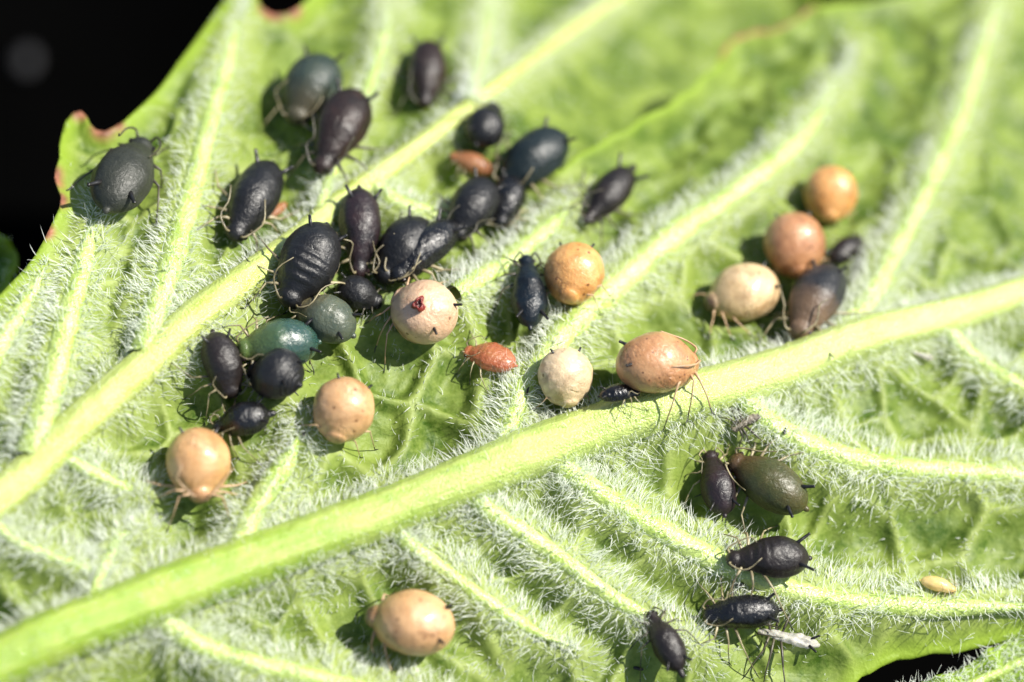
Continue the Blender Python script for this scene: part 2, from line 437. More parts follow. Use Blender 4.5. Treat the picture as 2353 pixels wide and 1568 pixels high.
# measured vein courses (x, y, full width)
VEINS = [
    ('midrib', 'f', [(-160, 1605, 118), (0, 1540, 114), (250, 1432, 110), (500, 1330, 106), (750, 1238, 102), (1000, 1146, 100), (1300, 1020, 102), (1500, 955, 100), (1700, 893, 96), (2000, 790, 84), (2353, 685, 66), (2560, 620, 55)]),
    ('a', 'b', [(-140, 1235, 108), (0, 1142, 104), (200, 958, 102), (400, 776, 92), (600, 624, 80), (800, 455, 66), (1000, 315, 50), (1150, 205, 44), (1280, 103, 38), (1420, 5, 34), (1560, -110, 28)]),
    ('v', 'f', [(1135, 1090, 30), (1165, 1000, 36), (1195, 905, 42), (1245, 835, 52), (1300, 765, 58), (1450, 622, 60), (1600, 503, 58), (1750, 400, 52), (1850, 310, 44), (1910, 210, 34), (1960, 110, 24)]),
    ('v', 'f', [(1925, 810, 44), (1945, 760, 50), (1995, 690, 50), (2060, 565, 48), (2140, 410, 46), (2215, 240, 42), (2275, 60, 34), (2330, -90, 26)]),
    ('v', 'b', [(330, 815, 44), (352, 730, 48), (385, 630, 50), (440, 440, 46), (495, 240, 40), (545, 60, 32), (570, -20, 26)]),
    ('v', 'b', [(70, 1045, 48), (92, 960, 52), (125, 850, 52), (165, 690, 48), (200, 560, 40), (215, 470, 22)]),
    ('v', 'b', [(-60, 900, 40), (0, 790, 40), (60, 690, 34), (110, 600, 22)]),
    ('v', 'b', [(735, 490, 20), (762, 385, 24), (800, 290, 28), (842, 205, 30), (875, 100, 26), (905, -20, 22)]),
    ('v', 'b', [(1075, 262, 20), (1085, 225, 24), (1105, 130, 28), (1122, 20, 24), (1135, -60, 20)]),
    ('v', 'f', [(1045, 690, 26), (1110, 640, 44), (1200, 570, 50), (1270, 515, 42), (1330, 450, 20)]),
    ('v', 'f', [(528, 1315, 34), (548, 1262, 40), (580, 1180, 44), (625, 1110, 44), (670, 1045, 36), (700, 985, 14)]),
    ('v', 'b', [(840, 415, 18), (905, 462, 34), (980, 485, 36), (1060, 500, 20)]),
    ('v', 'f', [(1262, 1055, 32), (1310, 1098, 38), (1355, 1128, 40), (1500, 1212, 46), (1700, 1312, 46), (1880, 1368, 42), (2100, 1392, 40), (2353, 1398, 34), (2480, 1396, 26)]),
    ('v', 'f', [(1070, 1135, 28), (1120, 1183, 34), (1180, 1218, 36), (1290, 1292, 36), (1400, 1368, 34), (1500, 1428, 26), (1600, 1490, 14)]),
    ('v', 'f', [(885, 1200, 26), (930, 1247, 28), (990, 1290, 30), (1110, 1375, 30), (1230, 1448, 24), (1330, 1490, 14)]),
    ('v', 'f', [(335, 1400, 34), (380, 1435, 38), (440, 1475, 40), (550, 1518, 42), (700, 1556, 40), (860, 1590, 32), (1000, 1610, 26)]),
    ('v', 'f', [(1685, 912, 34), (1735, 955, 40), (1800, 995, 44), (1900, 1036, 46), (2080, 1068, 44), (2353, 1084, 38), (2480, 1088, 30)]),
    ('v', 'f', [(2130, 742, 28), (2170, 762, 32), (2230, 815, 32), (2300, 862, 32), (2400, 920, 28)]),
    ('v', 'f', [(125, 1035, 18), (165, 1062, 22), (215, 1085, 22), (290, 1118, 18), (340, 1130, 8)]),
    ('v', 'f', [(-25, 1190, 14), (20, 1240, 18), (90, 1275, 18), (170, 1305, 18), (260, 1345, 10)]),
    ('v', 'f', [(210, 1425, 16), (225, 1345, 20), (250, 1280, 22), (270, 1240, 20), (330, 1215, 10)]),
]
vein_xy = []
for kind, lay, pts in VEINS:
    P = np.array([(a, b) for a, b, w in pts], float); W = np.array([w for a, b, w in pts], float)
    q = on_surface(P, M_front if lay == 'f' else M_back)
    # true radius: the measured vertical width seen at the vein's slant
    tang = np.gradient(P, axis=0); ca = np.abs(tang[:, 0]) / np.hypot(tang[:, 0], tang[:, 1])
    rad = W * K * np.clip(ca, 0.5, 1) * 0.5
    rad = rad * (1.22 if kind == 'midrib' else 1.16)
    if kind == 'v': rad = W * K * 0.66
    n = 12 + 6 * len(pts)
    C = catmull(np.column_stack([q[:, :2], rad]), n)
    vein_xy.append((kind, lay, C))

# outline of the leaf; free edges only are trimmed
front_edge = [(1285, 405), (1330, 362), (1375, 338), (1400, 318), (1440, 306), (1470, 280), (1500, 262), (1530, 250), (1560, 222), (1592, 205), (1610, 180), (1640, 160), (1652, 138), (1664, 108), (1690, 82), (1715, 76), (1740, 66), (1765, 70), (1795, 60), (1830, 45), (1862, 22), (1890, 24), (1930, 12), (2000, 0), (2080, -14), (2200, -70), (2450, -140)]
lower_edge = [(2480, 1405), (2353, 1429), (2300, 1445), (2250, 1457), (2200, 1469), (2150, 1469), (2100, 1481), (2065, 1483), (2030, 1499), (2005, 1515), (1985, 1522), (1965, 1543), (1940, 1577), (1880, 1680)]
left_edge = [(-200, 815), (-120, 770), (-60, 728), (0, 682), (30, 652), (55, 628), (82, 596), (104, 560), (122, 524), (138, 490), (142, 462), (133, 440), (126, 420), (129, 396), (138, 372), (137, 340), (142, 310), (150, 278), (168, 256), (186, 253), (199, 266), (206, 284), (220, 299), (240, 303), (262, 293), (285, 280), (330, 240), (365, 204), (400, 162), (430, 122), (465, 70), (500, 22), (530, -14), (560, -36), (576, -30), (590, 0), (603, 20), (626, 33), (655, 33), (684, 20), (712, -2), (745, -40)]
back_edge = [(800, -90), (1000, -230), (1400, -330), (1750, -230), (1845, -90), (1872, -10), (1890, 40), (1930, 130), (1960, 260)]
fe = on_surface(np.array(front_edge, float), M_front)[:, :2]
le = on_surface(np.array(lower_edge, float), M_front)[:, :2]
lf = on_surface(np.array(left_edge, float), M_front)[:, :2]
be = on_surface(np.array(back_edge, float), M_back)[:, :2]
# the dividing line, where the back lobe starts to sink, runs from the sinus across the blade
perp = np.array([-GDIR[1], GDIR[0]])
cross = SINUS[:2] + perp * 26.0
P1 = np.vstack([fe, on_surface(np.array([(2650., 100.), (2650., 1380.)]), M_front)[:, :2], le, on_surface(np.array([(800., 1760.), (-300., 1760.), (-300., 900.)]), M_front)[:, :2], lf,
                on_surface(np.array([(800., -90.)]), M_front)[:, :2], cross[None]])
P0 = np.vstack([SINUS[None, :2], cross[None], be[1:], on_surface(np.array([(1900., 330.), (1600., 420.), (1420., 400.)]), M_back)[:, :2]])
free1 = [fe, le, np.vstack([lf, on_surface(np.array([(800., -90.)]), M_front)[:, :2]])]
free0 = [be]

PITS = [(612, 262, 52, 0.75), (893, 212, 50, 0.75), (985, 372, 60, 0.9), (150, 455, 35, 0.4), (1535, 330, 50, 0.3), (1180, 770, 70, 0.5), (640, 1060, 60, 0.5), (1000, 1000, 60, 0.5),
        (1570, 1110, 70, 0.5), (1600, 1370, 60, 0.4), (1290, 1460, 60, 0.4), (880, 1000, 60, 0.4), (420, 960, 70, 0.5), (350, 900, 50, 0.4), (300, 780, 60, 0.4), (265, 1000, 50, 0.3),
        (1700, 215, 26, 0.5), (1615, 300, 26, 0.5), (1920, 130, 45, 0.7), (2090, 1000, 60, 0.4), (1880, 1190, 50, 0.4), (550, 700, 60, 0.5), (1490, 720, 60, 0.4), (1560, 560, 40, 0.3), (560, 1090, 50, 0.5), (1700, 640, 60, 0.4)]
DRY = [(236, 300, 34), (184, 256, 26), (270, 288, 18), (130, 415, 34), (140, 470, 26), (625, 30, 40), (672, 24, 26), (1662, 112, 40), (1700, 82, 34), (1745, 68, 38), (1800, 60, 36), (1850, 34, 34), (110, 545, 22)]
dry_w = [(on_surface(np.array([a, b], float), M_front)[:2], r * K) for a, b, r in DRY]
pit_w = [(on_surface(np.array([a, b], float), M_back if (b < 420 and a < 1300) else M_front)[:2], r * K, d) for a, b, r, d in PITS]

def relief(x, y, fine=True):
    d = np.full(x.shape, 1e9); qx = np.zeros(x.shape); qy = np.zeros(x.shape)
    for kind, lay, C in vein_xy:
        dd, rr, ax, ay = seg_dist(x, y, C, C[:, 2])
        e = dd - rr * 0.75
        mk = e < d
        d = np.where(mk, e, d); qx = np.where(mk, ax, qx); qy = np.where(mk, ay, qy)
    dp = np.maximum(d, 0)
    h = -0.80 * (1 - np.exp(-(dp / 1.6) ** 1.6)) + 0.16
    c = cells(x + 0.5 * vnoise(x, y, 2.0, 5), y + 0.5 * vnoise(x, y, 2.0, 6), 2.3, 11)
    w = smooth(0.1, 0.9, dp)
    w = w * (1 - 0.5 * smooth(5.0, 12.0, y))
    h = h - w * 0.45 * smooth(0.0, 0.5, c)
    c2 = cells(x + 0.2 * vnoise(x, y, 0.8, 15), y + 0.2 * vnoise(x, y, 0.8, 16), 0.85, 21)
    h = h - w * 0.05 * smooth(0.0, 0.5, c2)
    h = h + 0.28 * vnoise(x, y, 3.6, 31) + 0.06 * vnoise(x, y, 1.1, 32) * w
    for (p, r, dpt) in pit_w:
        h = h - dpt * np.exp(-((x - p[0]) ** 2 + (y - p[1]) ** 2) / (r * r))
    return h, d, qx, qy, np.minimum(c + 0.12 * smooth(4.0, 11.0, y), 1)

RES = 0.105
xs = np.arange(-25.0, 26.0, RES); ys = np.arange(-21.0, 28.0, RES)
GX, GY = np.meshgrid(xs, ys, indexing='ij')
nx_, ny_ = GX.shape
RELF, VD, QX, QY, CELL = relief(GX, GY)

def grid_lookup(F):
    def f(x, y):
        u = np.clip((np.asarray(x) - xs[0]) / RES, 0, nx_ - 1.001); v = np.clip((np.asarray(y) - ys[0]) / RES, 0, ny_ - 1.001)
        i = u.astype(int); j = v.astype(int); fu = u - i; fv = v - j
        return F[i, j] * (1 - fu) * (1 - fv) + F[i + 1, j] * fu * (1 - fv) + F[i, j + 1] * (1 - fu) * fv + F[i + 1, j + 1] * fu * fv
    return f

def edge_info(x, y, frees):
    best = np.full(x.shape, 1e9); ex = np.zeros(x.shape); ey = np.zeros(x.shape)
    for P in frees:
        d, _, ax, ay = seg_dist(x, y, P)
        m = d < best
        best = np.where(m, d, best); ex = np.where(m, ax, ex); ey = np.where(m, ay, ey)
    return best, ex, ey

def make_layer(poly, frees, Mf):
    cx = GX[:-1, :-1] + RES / 2; cy = GY[:-1, :-1] + RES / 2
    use = inside(cx, cy, poly)
    ed, ex, ey = edge_info(GX, GY, frees)
    x = GX.copy(); y = GY.copy()
    cnt = np.zeros(GX.shape, int)
    for a in (0, 1):
        for b in (0, 1):
            cnt[a:nx_ - 1 + a, b:ny_ - 1 + b] += use
    bnd = (cnt > 0) & (cnt < 4) & (ed < RES * 1.3)
    x[bnd] = ex[bnd]; y[bnd] = ey[bnd]
    edd = np.where(bnd, 0, ed)
    edf, _, _, _ = seg_dist(GX, GY, fe)
    hid = np.where((edf < ed + 0.05) & ~bnd, 2.2 * ed + 0.02, edd)
    lip = 0.30 * np.exp(-(edd / 0.45) ** 2) * (0.6 + 0.8 * vnoise(GX, GY, 2.5, 77))
    low, _, _, _ = seg_dist(GX, GY, le)
    lip = np.where(low < 3, -0.85 * np.exp(-(np.where(bnd, 0, low) / 0.7) ** 2), lip)     # the lower margin bends down
    z = Mf(x, y) + RELF * smooth(-0.2, 1.0, edd) + lip
    return use, x, y, z, edd, cnt, hid

U1, X1, Y1, Z1, E1, C1, H1 = make_layer(P1, free1, M_front)
U0, X0, Y0, Z0, E0, C0, H0 = make_layer(P0, free0, M_back)
SURF1 = grid_lookup(Z1); SURF0 = grid_lookup(Z0); CNT1 = grid_lookup((C1 > 0).astype(float)); CNT0 = grid_lookup((C0 > 0).astype(float))

def surf(x, y):
    """top-most leaf surface"""
    a = np.where(CNT1(x, y) > 0.5, SURF1(x, y), SURF0(x, y))
    return a

# vein tops added for standing things
VT = np.full(GX.shape, -1e9)
for kind, lay, C in vein_xy:
    dd, rr, ax, ay = seg_dist(GX, GY, C, C[:, 2])
    Mf = M_front if lay == 'f' else M_back
    s = {'midrib': 0.30, 'a': 0.12, 'v': -0.42}[kind]
    VT = np.maximum(VT, np.where(dd < rr, Mf(ax, ay) + 0.10 + 0.28 * vnoise(ax, ay, 3.6, 31) + s * rr + np.sqrt(np.maximum(rr * rr - dd * dd, 0)), -1e9))
VTL = grid_lookup(VT)
def surf_top(x, y):
    return np.maximum(surf(x, y), VTL(x, y))

leaf = bpy.data.objects.new('leaf', None); COL.objects.link(leaf)
leaf.location = (0, 0, 0); leaf.empty_display_size = 2
tag(leaf, 'large hairy pale green leaf underside with thick yellow-green midrib and two lobes', 'leaf')

def layer_mesh():
    idx1 = np.full(GX.shape, -1); idx0 = np.full(GX.shape, -1)
    m1 = C1 > 0; m0 = C0 > 0
    n1 = m1.sum(); idx1[m1] = np.arange(n1)
    share = m0 & m1 & (np.abs(Z0 - Z1) < 2e-3) & (np.hypot(X0 - X1, Y0 - Y1) < 1e-6)
    own = m0 & ~share
    idx0[share] = idx1[share]; idx0[own] = n1 + np.arange(own.sum())
    V = np.concatenate([np.stack([X1[m1], Y1[m1], Z1[m1]], -1), np.stack([X0[own], Y0[own], Z0[own]], -1)])
    vd = np.concatenate([VD[m1], VD[own]]); ed = np.concatenate([H1[m1], H0[own]])
    fs = []
    for U, ix in ((U1, idx1), (U0, idx0)):
        f = np.stack([ix[:-1, :-1][U], ix[1:, :-1][U], ix[1:, 1:][U], ix[:-1, 1:][U]], -1)
        fs.append(f)
    F = np.concatenate(fs)
    # rim: thickness of the blade along every open edge
    e = np.concatenate([F[:, [0, 1]], F[:, [1, 2]], F[:, [2, 3]], F[:, [3, 0]]])
    key = np.sort(e, 1); key = key[:, 0].astype(np.int64) * 10_000_000 + key[:, 1]
    u, inv, ct = np.unique(key, return_inverse=True, return_counts=True)
    open_e = e[ct[inv] == 1]
    bv = np.unique(open_e); mp = np.full(len(V), -1); mp[bv] = len(V) + np.arange(len(bv))
    V2 = V[bv] + np.array([0, 0, -0.16])
    V = np.concatenate([V, V2]); vd = np.concatenate([vd, vd[bv]]); ed = np.concatenate([ed, ed[bv] + 0.02])
    R = np.stack([open_e[:, 1], open_e[:, 0], mp[open_e[:, 0]], mp[open_e[:, 1]]], -1)
    me = np_mesh('blade', V, np.concatenate([F, R]))
    net = np.concatenate([CELL[m1], CELL[own]]); net = np.concatenate([net, net[bv]])
    dry = np.zeros(len(V))
    for (p, r) in dry_w: dry = np.maximum(dry, np.exp(-(((V[:, 0] - p[0]) ** 2 + (V[:, 1] - p[1]) ** 2) / (r * r)) ** 2))
    for nm, ar in (('vein_distance', vd), ('edge_distance', ed), ('dry', dry), ('net', net)):
        a = me.attributes.new(nm, 'FLOAT', 'POINT'); a.data.foreach_set('value', np.ascontiguousarray(ar, np.float32))
    return me
blade = link('blade', layer_mesh(), M_leaf, leaf)

# veins as round ribs
vein_surf = []
for kind, lay, C in vein_xy:
    Mf = M_front if lay == 'f' else M_back
    n = len(C) * 3
    D = catmull(C, n)
    x, y, r = D[:, 0], D[:, 1], np.maximum(D[:, 2], 0.02)
    s = {'midrib': 0.30, 'a': 0.12, 'v': -0.42}[kind]
    if kind == 'v':
        arc = np.concatenate([[0], np.cumsum(np.hypot(np.diff(x), np.diff(y)))]); uu_ = arc / arc[-1]
        r = r * (1 + 0.35 * np.exp(-arc / 0.9)) * (1 - 0.85 * smooth(0.72, 1.0, uu_))
        lift_ = 0.30 * np.exp(-(arc / 1.3) ** 2)
    else: lift_ = 0.0
    z = lift_ + Mf(x, y) + 0.10 + s * r + 0.28 * vnoise(x, y, 3.6, 31)
    wob = 1 + 0.04 * vnoise(x, y, 2.2, 51)
    P = np.stack([x + 0.05 * vnoise(x, y, 3, 52), y + 0.05 * vnoise(x, y, 3, 53), z], -1)
    ns = 28 if kind != 'v' else 16
    T = np.gradient(P, axis=0); T /= np.linalg.norm(T, axis=1)[:, None]
    A = np.cross(T, [0, 0, 1.0]); A /= np.linalg.norm(A, axis=1)[:, None]; B = np.cross(A, T)
    ph = np.linspace(0, 2 * math.pi, ns, endpoint=False)
    prof = np.ones((n, ns)) * wob[:, None]
    if kind == 'midrib': prof = prof * (1 - 0.045 * np.exp(-((ph - 2.2) / 0.16) ** 2) - 0.02 * np.cos(5 * ph))[None]
    if kind == 'a': prof = prof * (1 - 0.05 * np.exp(-((ph - 0.95) / 0.15) ** 2) - 0.02 * np.cos(6 * ph))[None]
    prof = prof * (1 + 0.02 * rng.standard_normal((n, ns)))
    R = P[:, None] + (r[:, None] * prof)[..., None] * (np.cos(ph)[None, :, None] * A[:, None] + np.sin(ph)[None, :, None] * B[:, None])
    mb = MB(); mb.rings(R, 0)
    nm = 'midrib' if kind == 'midrib' else 'vein'
    mb.build(nm, {'midrib': M_midrib, 'a': M_vein_a, 'v': M_vein}[kind], leaf)
    vein_surf.append((kind, P, A, B, r))

# ------------------------------------------------------------------ insects
FOOT = []   # footprints, to keep leaf hairs out from under the bodies

def profile(kind, t):
    def el(c, a, R): return R * np.sqrt(np.maximum(0, 1 - ((t - c) / a) ** 2))
    if kind == 'aphid': parts = [el(.43, .43, 1), el(.74, .17, .62), el(.91, .09, .45), el(.0, .05, .13)]
    elif kind == 'pear': parts = [el(.39, .39, 1), el(.69, .20, .64), el(.90, .10, .42), el(.0, .05, .14)]
    elif kind == 'long': parts = [el(.42, .42, 1), el(.68, .26, .80), el(.90, .10, .55), el(.0, .06, .14)]
    elif kind == 'spindle': parts = [el(.40, .40, 1), el(.70, .20, .52), el(.88, .12, .34), el(-.02, .10, .22)]
    elif kind == 'mummy': parts = [el(.455, .455, 1), el(.90, .075, .36), el(.955, .045, .27)]
    elif kind == 'ball': parts = [el(.475, .475, 1), el(.92, .07, .34), el(.96, .04, .26)]
    elif kind == 'oval': parts = [el(.48, .48, 1), el(.94, .055, .32)]
    elif kind == 'husk': parts = [el(.30, .30, 1), el(.62, .26, .7), el(.88, .12, .55)]
    pw = 7.0
    return sum(np.maximum(q, 0) ** pw for q in parts) ** (1 / pw)

def wob3(p, seed, k):
    r = np.random.default_rng(seed)
    s = np.zeros(p.shape[:-1])
    for _ in range(7):
        w = r.standard_normal(3) * k
        s += np.sin(p @ w + r.random() * 6.28)
    return s / 3.0

def insect(name, label, cat, tail, head, width, kind, mats, group=None, kd=0.95, kv=0.62, lift=0.22, pitch=0.0, roll=0.0, grooves=0.03,
           rough=0.028, wob_k=4.0, legs=True, leg_r=1.0, ant=True, corn=True, eyes=True, seed=0, leg_skip=(), spread=0.72, corn_len=0.15, extra_z=0.0, fur=(0.42, 0.58), rings=0.0):
    """mats: [body, legs, leg tips / horns]"""
    tail = np.array(tail, float); head = np.array(head, float)
    W = width * K
    ctr = (tail + head) / 2
    sv = (head - tail) * np.array([1, -1]) * K
    S = np.linalg.norm(sv); sinth = abs(sv[1]) / S
    Hg = W * (kd + kv) / 2
    Lp2 = max(S * S - (Hg * sinth * cE) ** 2, 0.25 * S * S)
    zc = lift * W * 0.5 + kv * W / 2
    rad = 0.32 * max(S, W)
    offs = [(math.cos(a) * rr, math.sin(a) * rr) for a in np.linspace(0, 6.28, 9)[:-1] for rr in (0.5 * rad, rad)] + [(0, 0)]
    def base(x, y):
        v = np.array([surf_top(x + a, y + b) for a, b in offs])
        return 0.6 * v.mean(0) + 0.4 * v.max(0) + extra_z
    q = on_surface(ctr, base, zc, 14)
    # local tangent plane
    e = 0.5
    z0 = base(q[0], q[1])
    gx = (base(q[0] + e, q[1]) - base(q[0] - e, q[1])) / (2 * e); gy = (base(q[0], q[1] + e) - base(q[0], q[1] - e)) / (2 * e)
    gx = 0.6 * np.clip(gx, -.5, .5) - 0.05; gy = 0.6 * np.clip(gy, -.5, .5)
    n = np.array([-gx, -gy, 1.0]); n /= np.linalg.norm(n)
    T1 = np.array([1.0, 0, gx]); T2 = np.array([0, 1.0, gy])
    A = np.array([[T1 @ RGT, T2 @ RGT], [T1 @ UPV, T2 @ UPV]])
    ab = np.linalg.solve(A, sv)
    h = ab[0] * T1 + ab[1] * T2
    L = np.linalg.norm(h) * math.sqrt(Lp2) / S
    if kind == 'ball': L = W * 1.09
    fx = h / np.linalg.norm(h); fy = np.cross(n, fx); fy /= np.linalg.norm(fy); fz = np.cross(fx, fy)
    rot = Matrix(((fx[0], fy[0], fz[0]), (fx[1], fy[1], fz[1]), (fx[2], fy[2], fz[2]))).to_4x4()
    root = bpy.data.objects.new(name, None); COL.objects.link(root)
    root.empty_display_size = 0.5
    root.matrix_world = Matrix.Translation(Vector((q[0], q[1], q[2])) - Vector(n) * zc) @ rot
    tag(root, label, cat, group)
    FOOT.append((q[0], q[1], fx[:2] / (np.linalg.norm(fx[:2]) + 1e-9), L * 0.5, W * 0.5))
    rl = np.random.default_rng(1000 + seed)
    # ---- body: one closed skin, head, thorax and abdomen; legs grow from it
    shell = kind in ('mummy', 'ball', 'oval')
    nt_, ns = (100, 72) if shell else (64, 44)
    t0 = -0.05 if kind in ('aphid', 'pear', 'long') else (-0.12 if kind == 'spindle' else 0.0)
    u = np.linspace(0, math.pi, nt_); t = t0 + (1.0 - t0) * (1 - np.cos(u)) / 2
    r = profile(kind, t); r[0] = r[-1] = 0.004
    r = np.maximum(r, 0.004)
    ph = np.linspace(0, 2 * math.pi, ns, endpoint=False)
    cz = np.cos(ph); cy_ = np.sin(ph)
    zsc = np.where(cz > 0, kd, kv)
    # segment furrows across the back
    wv = 0.30 * np.sin(2 * ph + seed) * np.sin(ph) + 0.22 * np.sin(5 * ph + 2 * seed)
    f = 0.5 + 0.5 * np.cos(((t - 0.36) / 0.088 * 2 * math.pi)[:, None] + 2.2 * wv[None])
    f = f * (0.65 + 0.35 * np.sin(3.1 * ph + seed * 1.7)[None])
    env = smooth(*fur, t) * (1 - smooth(0.84, 0.9, t))
    gv = 1 - grooves * (np.maximum(0, f) ** 2.5 * env[:, None]) * smooth(-0.5, 0.3, cz)[None]
    if rings: gv = gv * (1 - rings * (0.5 + 0.5 * np.cos(t / 0.055 * 2 * math.pi))[:, None] * (1 - smooth(0.14, 0.24, t))[:, None])
    # the back is a flattened shield set off from the flanks by a crease
    ang = np.abs(np.arctan2(cy_, cz))
    crease = 0.0 if kind in ('mummy', 'ball', 'oval') else 0.055
    gv = gv * (1 - crease * np.exp(-((ang - 1.30) / 0.16) ** 2)[None] * (smooth(0.05, 0.25, t) * (1 - smooth(0.7, 0.85, t)))[:, None])
    sag = -0.16 * W * smooth(0.55, 0.95, t) * (0.6 if kind in ('mummy', 'ball', 'oval') else 1)
    rx = (t - 0.5) * L
    Pp = np.stack([np.repeat(rx[:, None], ns, 1), r[:, None] * gv * cy_[None] * W / 2, zc + sag[:, None] + r[:, None] * gv * (cz * zsc)[None] * W / 2], -1)
    c0 = np.stack([rx, 0 * rx, zc + sag], -1)[:, None]
    dd = wob3(Pp / W, seed * 7 + 1, wob_k) * rough + wob3(Pp / W, seed * 7 + 2, wob_k * 2.6) * rough * 0.45
    if not shell:
        dd = dd + 0.55 * rough * (np.minimum(np.abs(wob3(Pp / W, seed * 7 + 3, 6.0)), 0.6) + 0.6 * np.minimum(np.abs(wob3(Pp / W, seed * 7 + 4, 11.0)), 0.6))
    if shell:      # papery shell: sharp little wrinkles, more of them low down and round the head
        rg = np.abs(wob3(Pp / W, seed * 7 + 3, 9.0)); rg2 = np.abs(wob3(Pp / W, seed * 7 + 4, 15.0))
        wet = 0.35 + 0.65 * smooth(0.2, -0.6, cz)[None] + 0.9 * smooth(0.6, 0.95, t)[:, None]
        dd = dd + 1.6 * rough * wet * (0.9 * np.minimum(rg, 0.5) + 0.5 * np.minimum(rg2, 0.5))
    Pp = c0 + (Pp - c0) * (1 + dd[..., None])
    if pitch or roll:
        pv = np.array([0, 0, zc])
        Rm = np.array(Matrix.Rotation(math.radians(pitch), 3, 'Y') @ Matrix.Rotation(math.radians(roll), 3, 'X'))
    else:
        pv = np.zeros(3); Rm = np.eye(3)
    tr = lambda p: (np.asarray(p, float) - pv) @ Rm.T + pv
    mb = MB(); mb.rings(tr(Pp), 0)
    hw = W / 2
    def wid(tt): return float(profile(kind, np.array([tt]))[0]) * hw
    if legs:
        mid = kind in ('mummy', 'ball', 'oval')
        att = (0.80, 0.72, 0.62) if not mid else (0.90, 0.85, 0.78)
        k = 0
        for i, ta in enumerate(att):
            for sgn in (-1, 1):
                k += 1
                if k in leg_skip: continue
                j = lambda s: rl.uniform(-s, s)
                xa = (ta - 0.5) * L
                w0 = wid(ta)
                p0 = np.array([xa, sgn * w0 * 0.55, zc - kv * w0 * 0.55])
                reach = spread * (0.23 + 0.06 * i) * L
                fwd = (0.16, -0.02, -0.22)[i] * L * (1 if not mid else 0.7)
                kn = np.array([xa + fwd * 0.5 + j(.04) * L, sgn * (w0 * 0.9 + reach * 0.62 + j(.03) * L), zc * (0.62 + j(.25)) + 0.03 * L])
                ft = np.array([xa + fwd * 1.6 + j(.06) * L, sgn * (w0 * 0.95 + reach * 1.25 + j(.05) * L), 0.0])
                p0, kn = tr(p0), tr(kn)
                # the foot finds the leaf below it
                M4 = root.matrix_world
                wf = M4 @ Vector(ft)
                zf = float(surf_top(np.array(wf.x), np.array(wf.y)))
                wf.z = max(min(zf + 0.02, wf.z + 0.35), wf.z - 0.7)
                ft = np.array(M4.inverted() @ wf)
                midp = (p0 + kn) / 2 + np.array([0, 0, 0.02 * L])
                fr = 0.0125 * L * leg_r; 
                mb.tube([p0, midp, kn], [fr * 1.2, fr * 1.45, fr * 0.8], 1, 6)
                s1 = kn + (ft - kn) * 0.5 + np.array([0.01 * L, 0, 0.012 * L]); s2 = kn + (ft - kn) * 0.84
                mb.tube([kn, s1, s2], [fr * 0.82, fr * 0.62, fr * 0.55], 1, 6)
                tz = ft + np.array([0.03 * L * (1 if i == 0 else -1), sgn * 0.05 * L, 0.0])
                mb.tube([s2, ft, tz], [fr * 0.62, fr * 0.6, fr * 0.35], 2, 6)
    mb.build('body', mats, root)
    if corn:
        for sgn in (-1, 1):
            tc_ = 0.17
            w0 = wid(tc_)
            b0 = np.array([(tc_ - 0.5) * L, sgn * w0 * 0.62, zc + kd * w0 * 0.66])
            b1 = b0 + np.array([-0.75, sgn * 0.5, 0.22]) * corn_len * L
            m2 = MB(); m2.tube(tr([b0, (b0 + b1) / 2, b1, b1 + (b1 - b0) * 0.06]), np.array([0.026, 0.020, 0.017, 0.021]) * L, 0, 8)
            m2.build('cornicle', mats[2], root)
    if ant:
        for sgn in (-1, 1):
            j = lambda s: rl.uniform(-s, s)
            b0 = np.array([0.46 * L, sgn * wid(0.93) * 0.6, zc + sag[-6] + 0.1 * W])
            yy = wid(0.6) / L
            pts = [b0, b0 + np.array([0.03, sgn * 0.04, 0.05]) * L, b0 + np.array([-0.08 + j(.04), sgn * (0.04 + yy * 0.35 + j(.03)), 0.10 + j(.02)]) * L,
                   b0 + np.array([-0.20 + j(.05), sgn * (yy * 0.55 + j(.06)), 0.17 + j(.03)]) * L, b0 + np.array([-0.32 + j(.06), sgn * (yy * 0.6 + j(.10)), 0.22 + j(.06)]) * L]
            m2 = MB(); c = catmull(pts, 12); m2.tube(tr(c), np.linspace(0.013, 0.006, 12) * L * leg_r, 0, 5)
            m2.build('antenna', mats[1], root)
    if eyes:
        for sgn in (-1, 1):
            w0 = wid(0.92)
            e0 = np.array([0.42 * L, sgn * w0 * 0.92, zc + sag[-8] + 0.12 * w0])
            m2 = MB(); er = 0.030 * L
            uu = np.linspace(0.05, math.pi - 0.05, 7)
            Rg = np.stack([e0[0] + er * np.sin(uu)[:, None] * np.cos(np.linspace(0, 6.283, 10, endpoint=False))[None],
                           e0[1] + er * np.sin(uu)[:, None] * np.sin(np.linspace(0, 6.283, 10, endpoint=False))[None],
                           e0[2] - er * np.cos(uu)[:, None] * np.ones(10)[None]], -1)
            m2.rings(tr(Rg), 0); m2.build('eye', M_eye, root)
    return root, q, L, W

